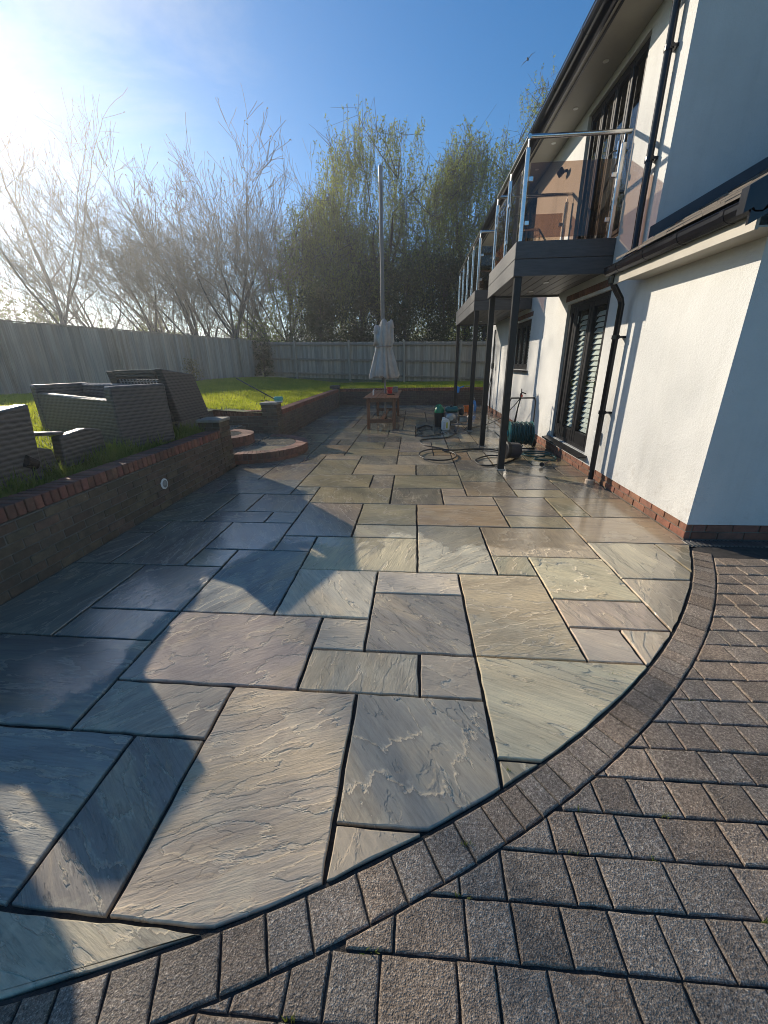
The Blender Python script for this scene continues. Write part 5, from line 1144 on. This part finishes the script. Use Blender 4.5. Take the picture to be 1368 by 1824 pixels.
def willow(name, label, base, height, rx, rz0, seed, strands=1100, leaf='willowleaf', group='drooping willow trees beyond the fence', hang=(1.2, 4.2), clumps=70):
    R = np.random.RandomState(seed); T = TreeMesh(); S = TreeMesh(); t = thing(name, label, 'tree', base, group)
    fork = np.array([0, 0, height*0.26]); T.limb([(0,0,-0.2),(0.1,0.05,height*0.14),fork], [height*0.030, height*0.024, height*0.021], 9)
    prim = []
    for k in range(7):
        a = 2*PI*k/7+R.uniform(-0.4, 0.4); reach = rx*R.uniform(0.35, 0.8); top = height*R.uniform(0.60, 0.82)
        p1 = fork+np.array([math.cos(a)*reach*0.35, math.sin(a)*reach*0.35, (top-fork[2])*0.42]); p2 = fork+np.array([math.cos(a)*reach*0.75, math.sin(a)*reach*0.75, (top-fork[2])*0.8])
        p3 = fork+np.array([math.cos(a)*reach, math.sin(a)*reach, top-fork[2]]); T.limb([fork, p1, (p1+p2)/2+R.normal(size=3)*0.2, p2], [height*0.014, height*0.009, height*0.006, height*0.003], 6); prim += [p1, (p1+p2)/2, p2, p3]
    prim = np.array(prim); cl = []
    while len(cl) < clumps:
        u = R.uniform(-1, 1, 3)
        if np.linalg.norm(u) > 1 or (u[2] < -0.75): continue
        p = np.array([u[0]*rx, u[1]*rx, height*0.60+u[2]*height*0.40]); p[2] += R.normal()*0.3
        if p[2] > height: continue
        cl.append(p)
    cl = np.array(cl)
    for c in cl:
        j = np.argmin(np.linalg.norm((prim-c)*np.array([1,1,0.7]), axis=1)); m_ = (prim[j]+c)/2+np.array([0,0,0.15])+R.normal(size=3)*0.2; S.limb([prim[j], m_, c], [0.034, 0.024, 0.012], 4)
        for q in range(6): S.limb([c, c+R.normal(size=3)*0.45+np.array([0,0,0.25]), c+R.normal(size=3)*0.9+np.array([0,0,-0.3])], [0.016, 0.010, 0.005], 3)
    C = []
    for i in R.randint(0, len(cl), strands):
        p = cl[i]+R.normal(size=3)*np.array([0.62, 0.62, 0.45]); ln = R.uniform(*hang)*R.uniform(0.5, 1.0); n = max(5, int(ln/0.10)); dr_ = R.normal(size=2)*0.13; s = np.linspace(0, 1, n)
        line = np.stack([p[0]+dr_[0]*s*ln+0.10*np.sin(s*6+i), p[1]+dr_[1]*s*ln, p[2]+0.25*np.sin(np.minimum(s*3, 1.5))-s*ln], 1); line = line[line[:,2] > rz0]
        if len(line) > 3:
            S.limb([line[0], line[len(line)//2], line[-1]], [0.009, 0.007, 0.004], 3); C.append(line+R.normal(size=line.shape)*0.05)
    C = np.concatenate(C); V, Fq = leaf_quads(C, 0.17, 0.055, R, 0.5)
    link('trunk', T.branch_mesh('trunk'), MAT['willowbark'], t); link('crown', S.branch_mesh('crown'), MAT['willowbark'], t)
    f = link('foliage', fast_mesh('foliage', V, Fq), MAT[leaf], t); f['kind'] = 'stuff'
    return t
willow('willow_tree', 'tall drooping willow behind the timber pole, the broadest of the willows', (-2.4, 30.0, 0.5), 14.0, 4.6, 1.2, 21, 3000, clumps=80)
willow('willow_tree', 'smaller drooping willow at the left end of the willows', (-7.2, 32.0, 0.5), 12.4, 2.9, 1.0, 22, 1300, clumps=50)
willow('willow_tree', 'drooping willow rising just left of the balconies', (3.6, 31.0, 0.5), 14.6, 3.6, 1.2, 23, 2300, clumps=85)
willow('leafy_tree', 'light green leafy tree top showing above the balcony rail and roof edge', (9.0, 33.0, 0.5), 18.2, 3.0, 5.0, 24, 1500, group=None, hang=(0.5, 1.6))

def bushy(name, label, base, h, rx, seed, n, leaf='everleaf', group='dark evergreens behind the back fence', size=0.17, conical=0.5, trunk=True):
    R = np.random.RandomState(seed); t = thing(name, label, 'tree' if h > 3 else 'shrub', base, group); T = TreeMesh()
    T.limb([(0,0,-0.1),(0.05,0,h*0.4),(0,0.05,h*0.88)], [h*0.02, h*0.014, 0.015], 6)
    cl = 46; cz = R.uniform(0.06, 1.0, cl)*h; ang = R.uniform(0, 2*PI, cl); rr = rx*(1-conical*(cz/h)**1.3)*R.uniform(0.35, 1.0, cl)
    cc = np.stack([rr*np.cos(ang), rr*np.sin(ang), cz], 1)
    for c in cc[::2]: T.limb([(0,0,max(0.1,c[2]*0.7)), c*0.6+np.array([0,0,c[2]*0.36]), c], [h*0.006, 0.012, 0.006], 4)
    k = R.randint(0, cl, n); C = cc[k]+R.normal(size=(n,3))*np.array([0.26,0.26,0.22])*rx*0.9
    C = C[C[:,2] > 0.05]; V, Fq = leaf_quads(C, size, size*0.45, R)
    link('trunk', T.branch_mesh('trunk'), MAT['willowbark'], t)
    f = link('crown', fast_mesh('crown', V, Fq), MAT[leaf], t); f['kind'] = 'stuff'
    return t
for k, (x, y, h, rx, lab) in enumerate([(-5.6, 25.5, 5.2, 1.3, 'dark evergreen behind the back fence, leftmost under the willows'), (-3.3, 26.5, 6.3, 1.4, 'dark evergreen behind the fence just left of the timber pole'),
        (-0.6, 25.5, 6.0, 1.5, 'dark evergreen behind the fence directly right of the parasol'), (1.7, 26.5, 6.6, 1.5, 'dark evergreen between the parasol and the balcony posts'),
        (4.0, 25.5, 6.2, 1.5, 'dark evergreen seen behind the far balcony'), (-1.9, 28.5, 7.0, 1.3, 'dark evergreen tucked behind the timber pole'), (6.4, 27.0, 6.4, 1.5, 'dark evergreen at the house end of the back fence')]):
    bushy('evergreen_tree', lab, (x, y, 0.5), h, rx, 40+k, 6500)
bushy('garden_shrub', 'pale yellow-green shrub behind the fence corner', (-8.4, 23.5, 0.6), 2.9, 1.5, 60, 2600, 'shrubleaf', None, 0.13, 0.3)
bushy('garden_shrub', 'rounded dark shrub beside the pale one behind the corner', (-6.6, 23.2, 0.6), 2.75, 0.8, 61, 2200, 'everleaf', None, 0.12, 0.2)
bushy('garden_shrub', 'small brown shrub on the lawn against the left fence', (-8.05, 14.6, 0.95), 0.75, 0.35, 62, 500, 'bud', None, 0.07, 0.2)
bushy('climbing_ivy', 'dark climber growing in the fence corner', (-7.25, 19.75, 0.95), 1.75, 0.42, 63, 1800, 'ivy', None, 0.09, 0.1)
# hedge and thicket far behind the bare trees
R = np.random.RandomState(77); n = 42000
az = R.uniform(-0.95, 0.35, n); dist = R.uniform(46, 66, n); zz = np.abs(R.normal(size=n))*2.6+R.uniform(0, 1.5, n)
lump = 1.0+0.5*np.sin(az*31)+0.3*np.sin(az*77+1); zz = zz*lump*0.75
V, Fq = leaf_quads(np.stack([np.sin(az)*dist, np.cos(az)*dist, 0.4+zz], 1), 0.42, 0.22, R)
o = link('far_thicket', fast_mesh('far_thicket', V, Fq), MAT['hazeleaf']); o['kind'] = 'stuff'; tag(o, 'hazy pale green thicket far behind the bare trees', 'thicket')
T = TreeMesh()
for k in range(900):
    a = R.uniform(-0.95, 0.30); d = R.uniform(44, 62); b = np.array([math.sin(a)*d, math.cos(a)*d, 0.3]); h = R.uniform(4, 10.5)
    p1 = b+np.array([R.normal()*0.5, R.normal()*0.5, h*0.5]); p2 = p1+np.array([R.normal()*0.9, R.normal()*0.9, h*0.5]); T.limb([b, p1, p2], [0.06, 0.035, 0.01], 3)
    for q in range(5):
        s = R.uniform(0.3, 0.95); st = b+(p2-b)*s; T.limb([st, st+np.array([R.normal()*0.9, R.normal()*0.9, R.uniform(0.5, 1.8)])], [0.018, 0.006], 3)
o = link('far_twigs', T.branch_mesh('far_twigs'), MAT['twig']); o['kind'] = 'stuff'; tag(o, 'mass of thin bare stems far behind the left fence', 'thicket')

# ------------------------------------------------------------------ haze volume added to stand in for lens glare round the low sun
hz = obj('haze', MB().box(-410, 410, -70, 610, -1.6, 21.0)); hz['kind'] = 'stuff'
hm_ = bpy.data.materials.new('haze'); hm_.use_nodes = True; hN = hm_.node_tree.nodes; hN.remove(hN['Principled BSDF'])
pv = hN.new('ShaderNodeVolumePrincipled'); pv.inputs['Color'].default_value = (0.93, 0.96, 1.0, 1); pv.inputs['Density'].default_value = 0.0026; pv.inputs['Anisotropy'].default_value = 0.67
hm_.node_tree.links.new(pv.outputs['Volume'], hN['Material Output'].inputs['Volume']); hz.data.materials.append(hm_)
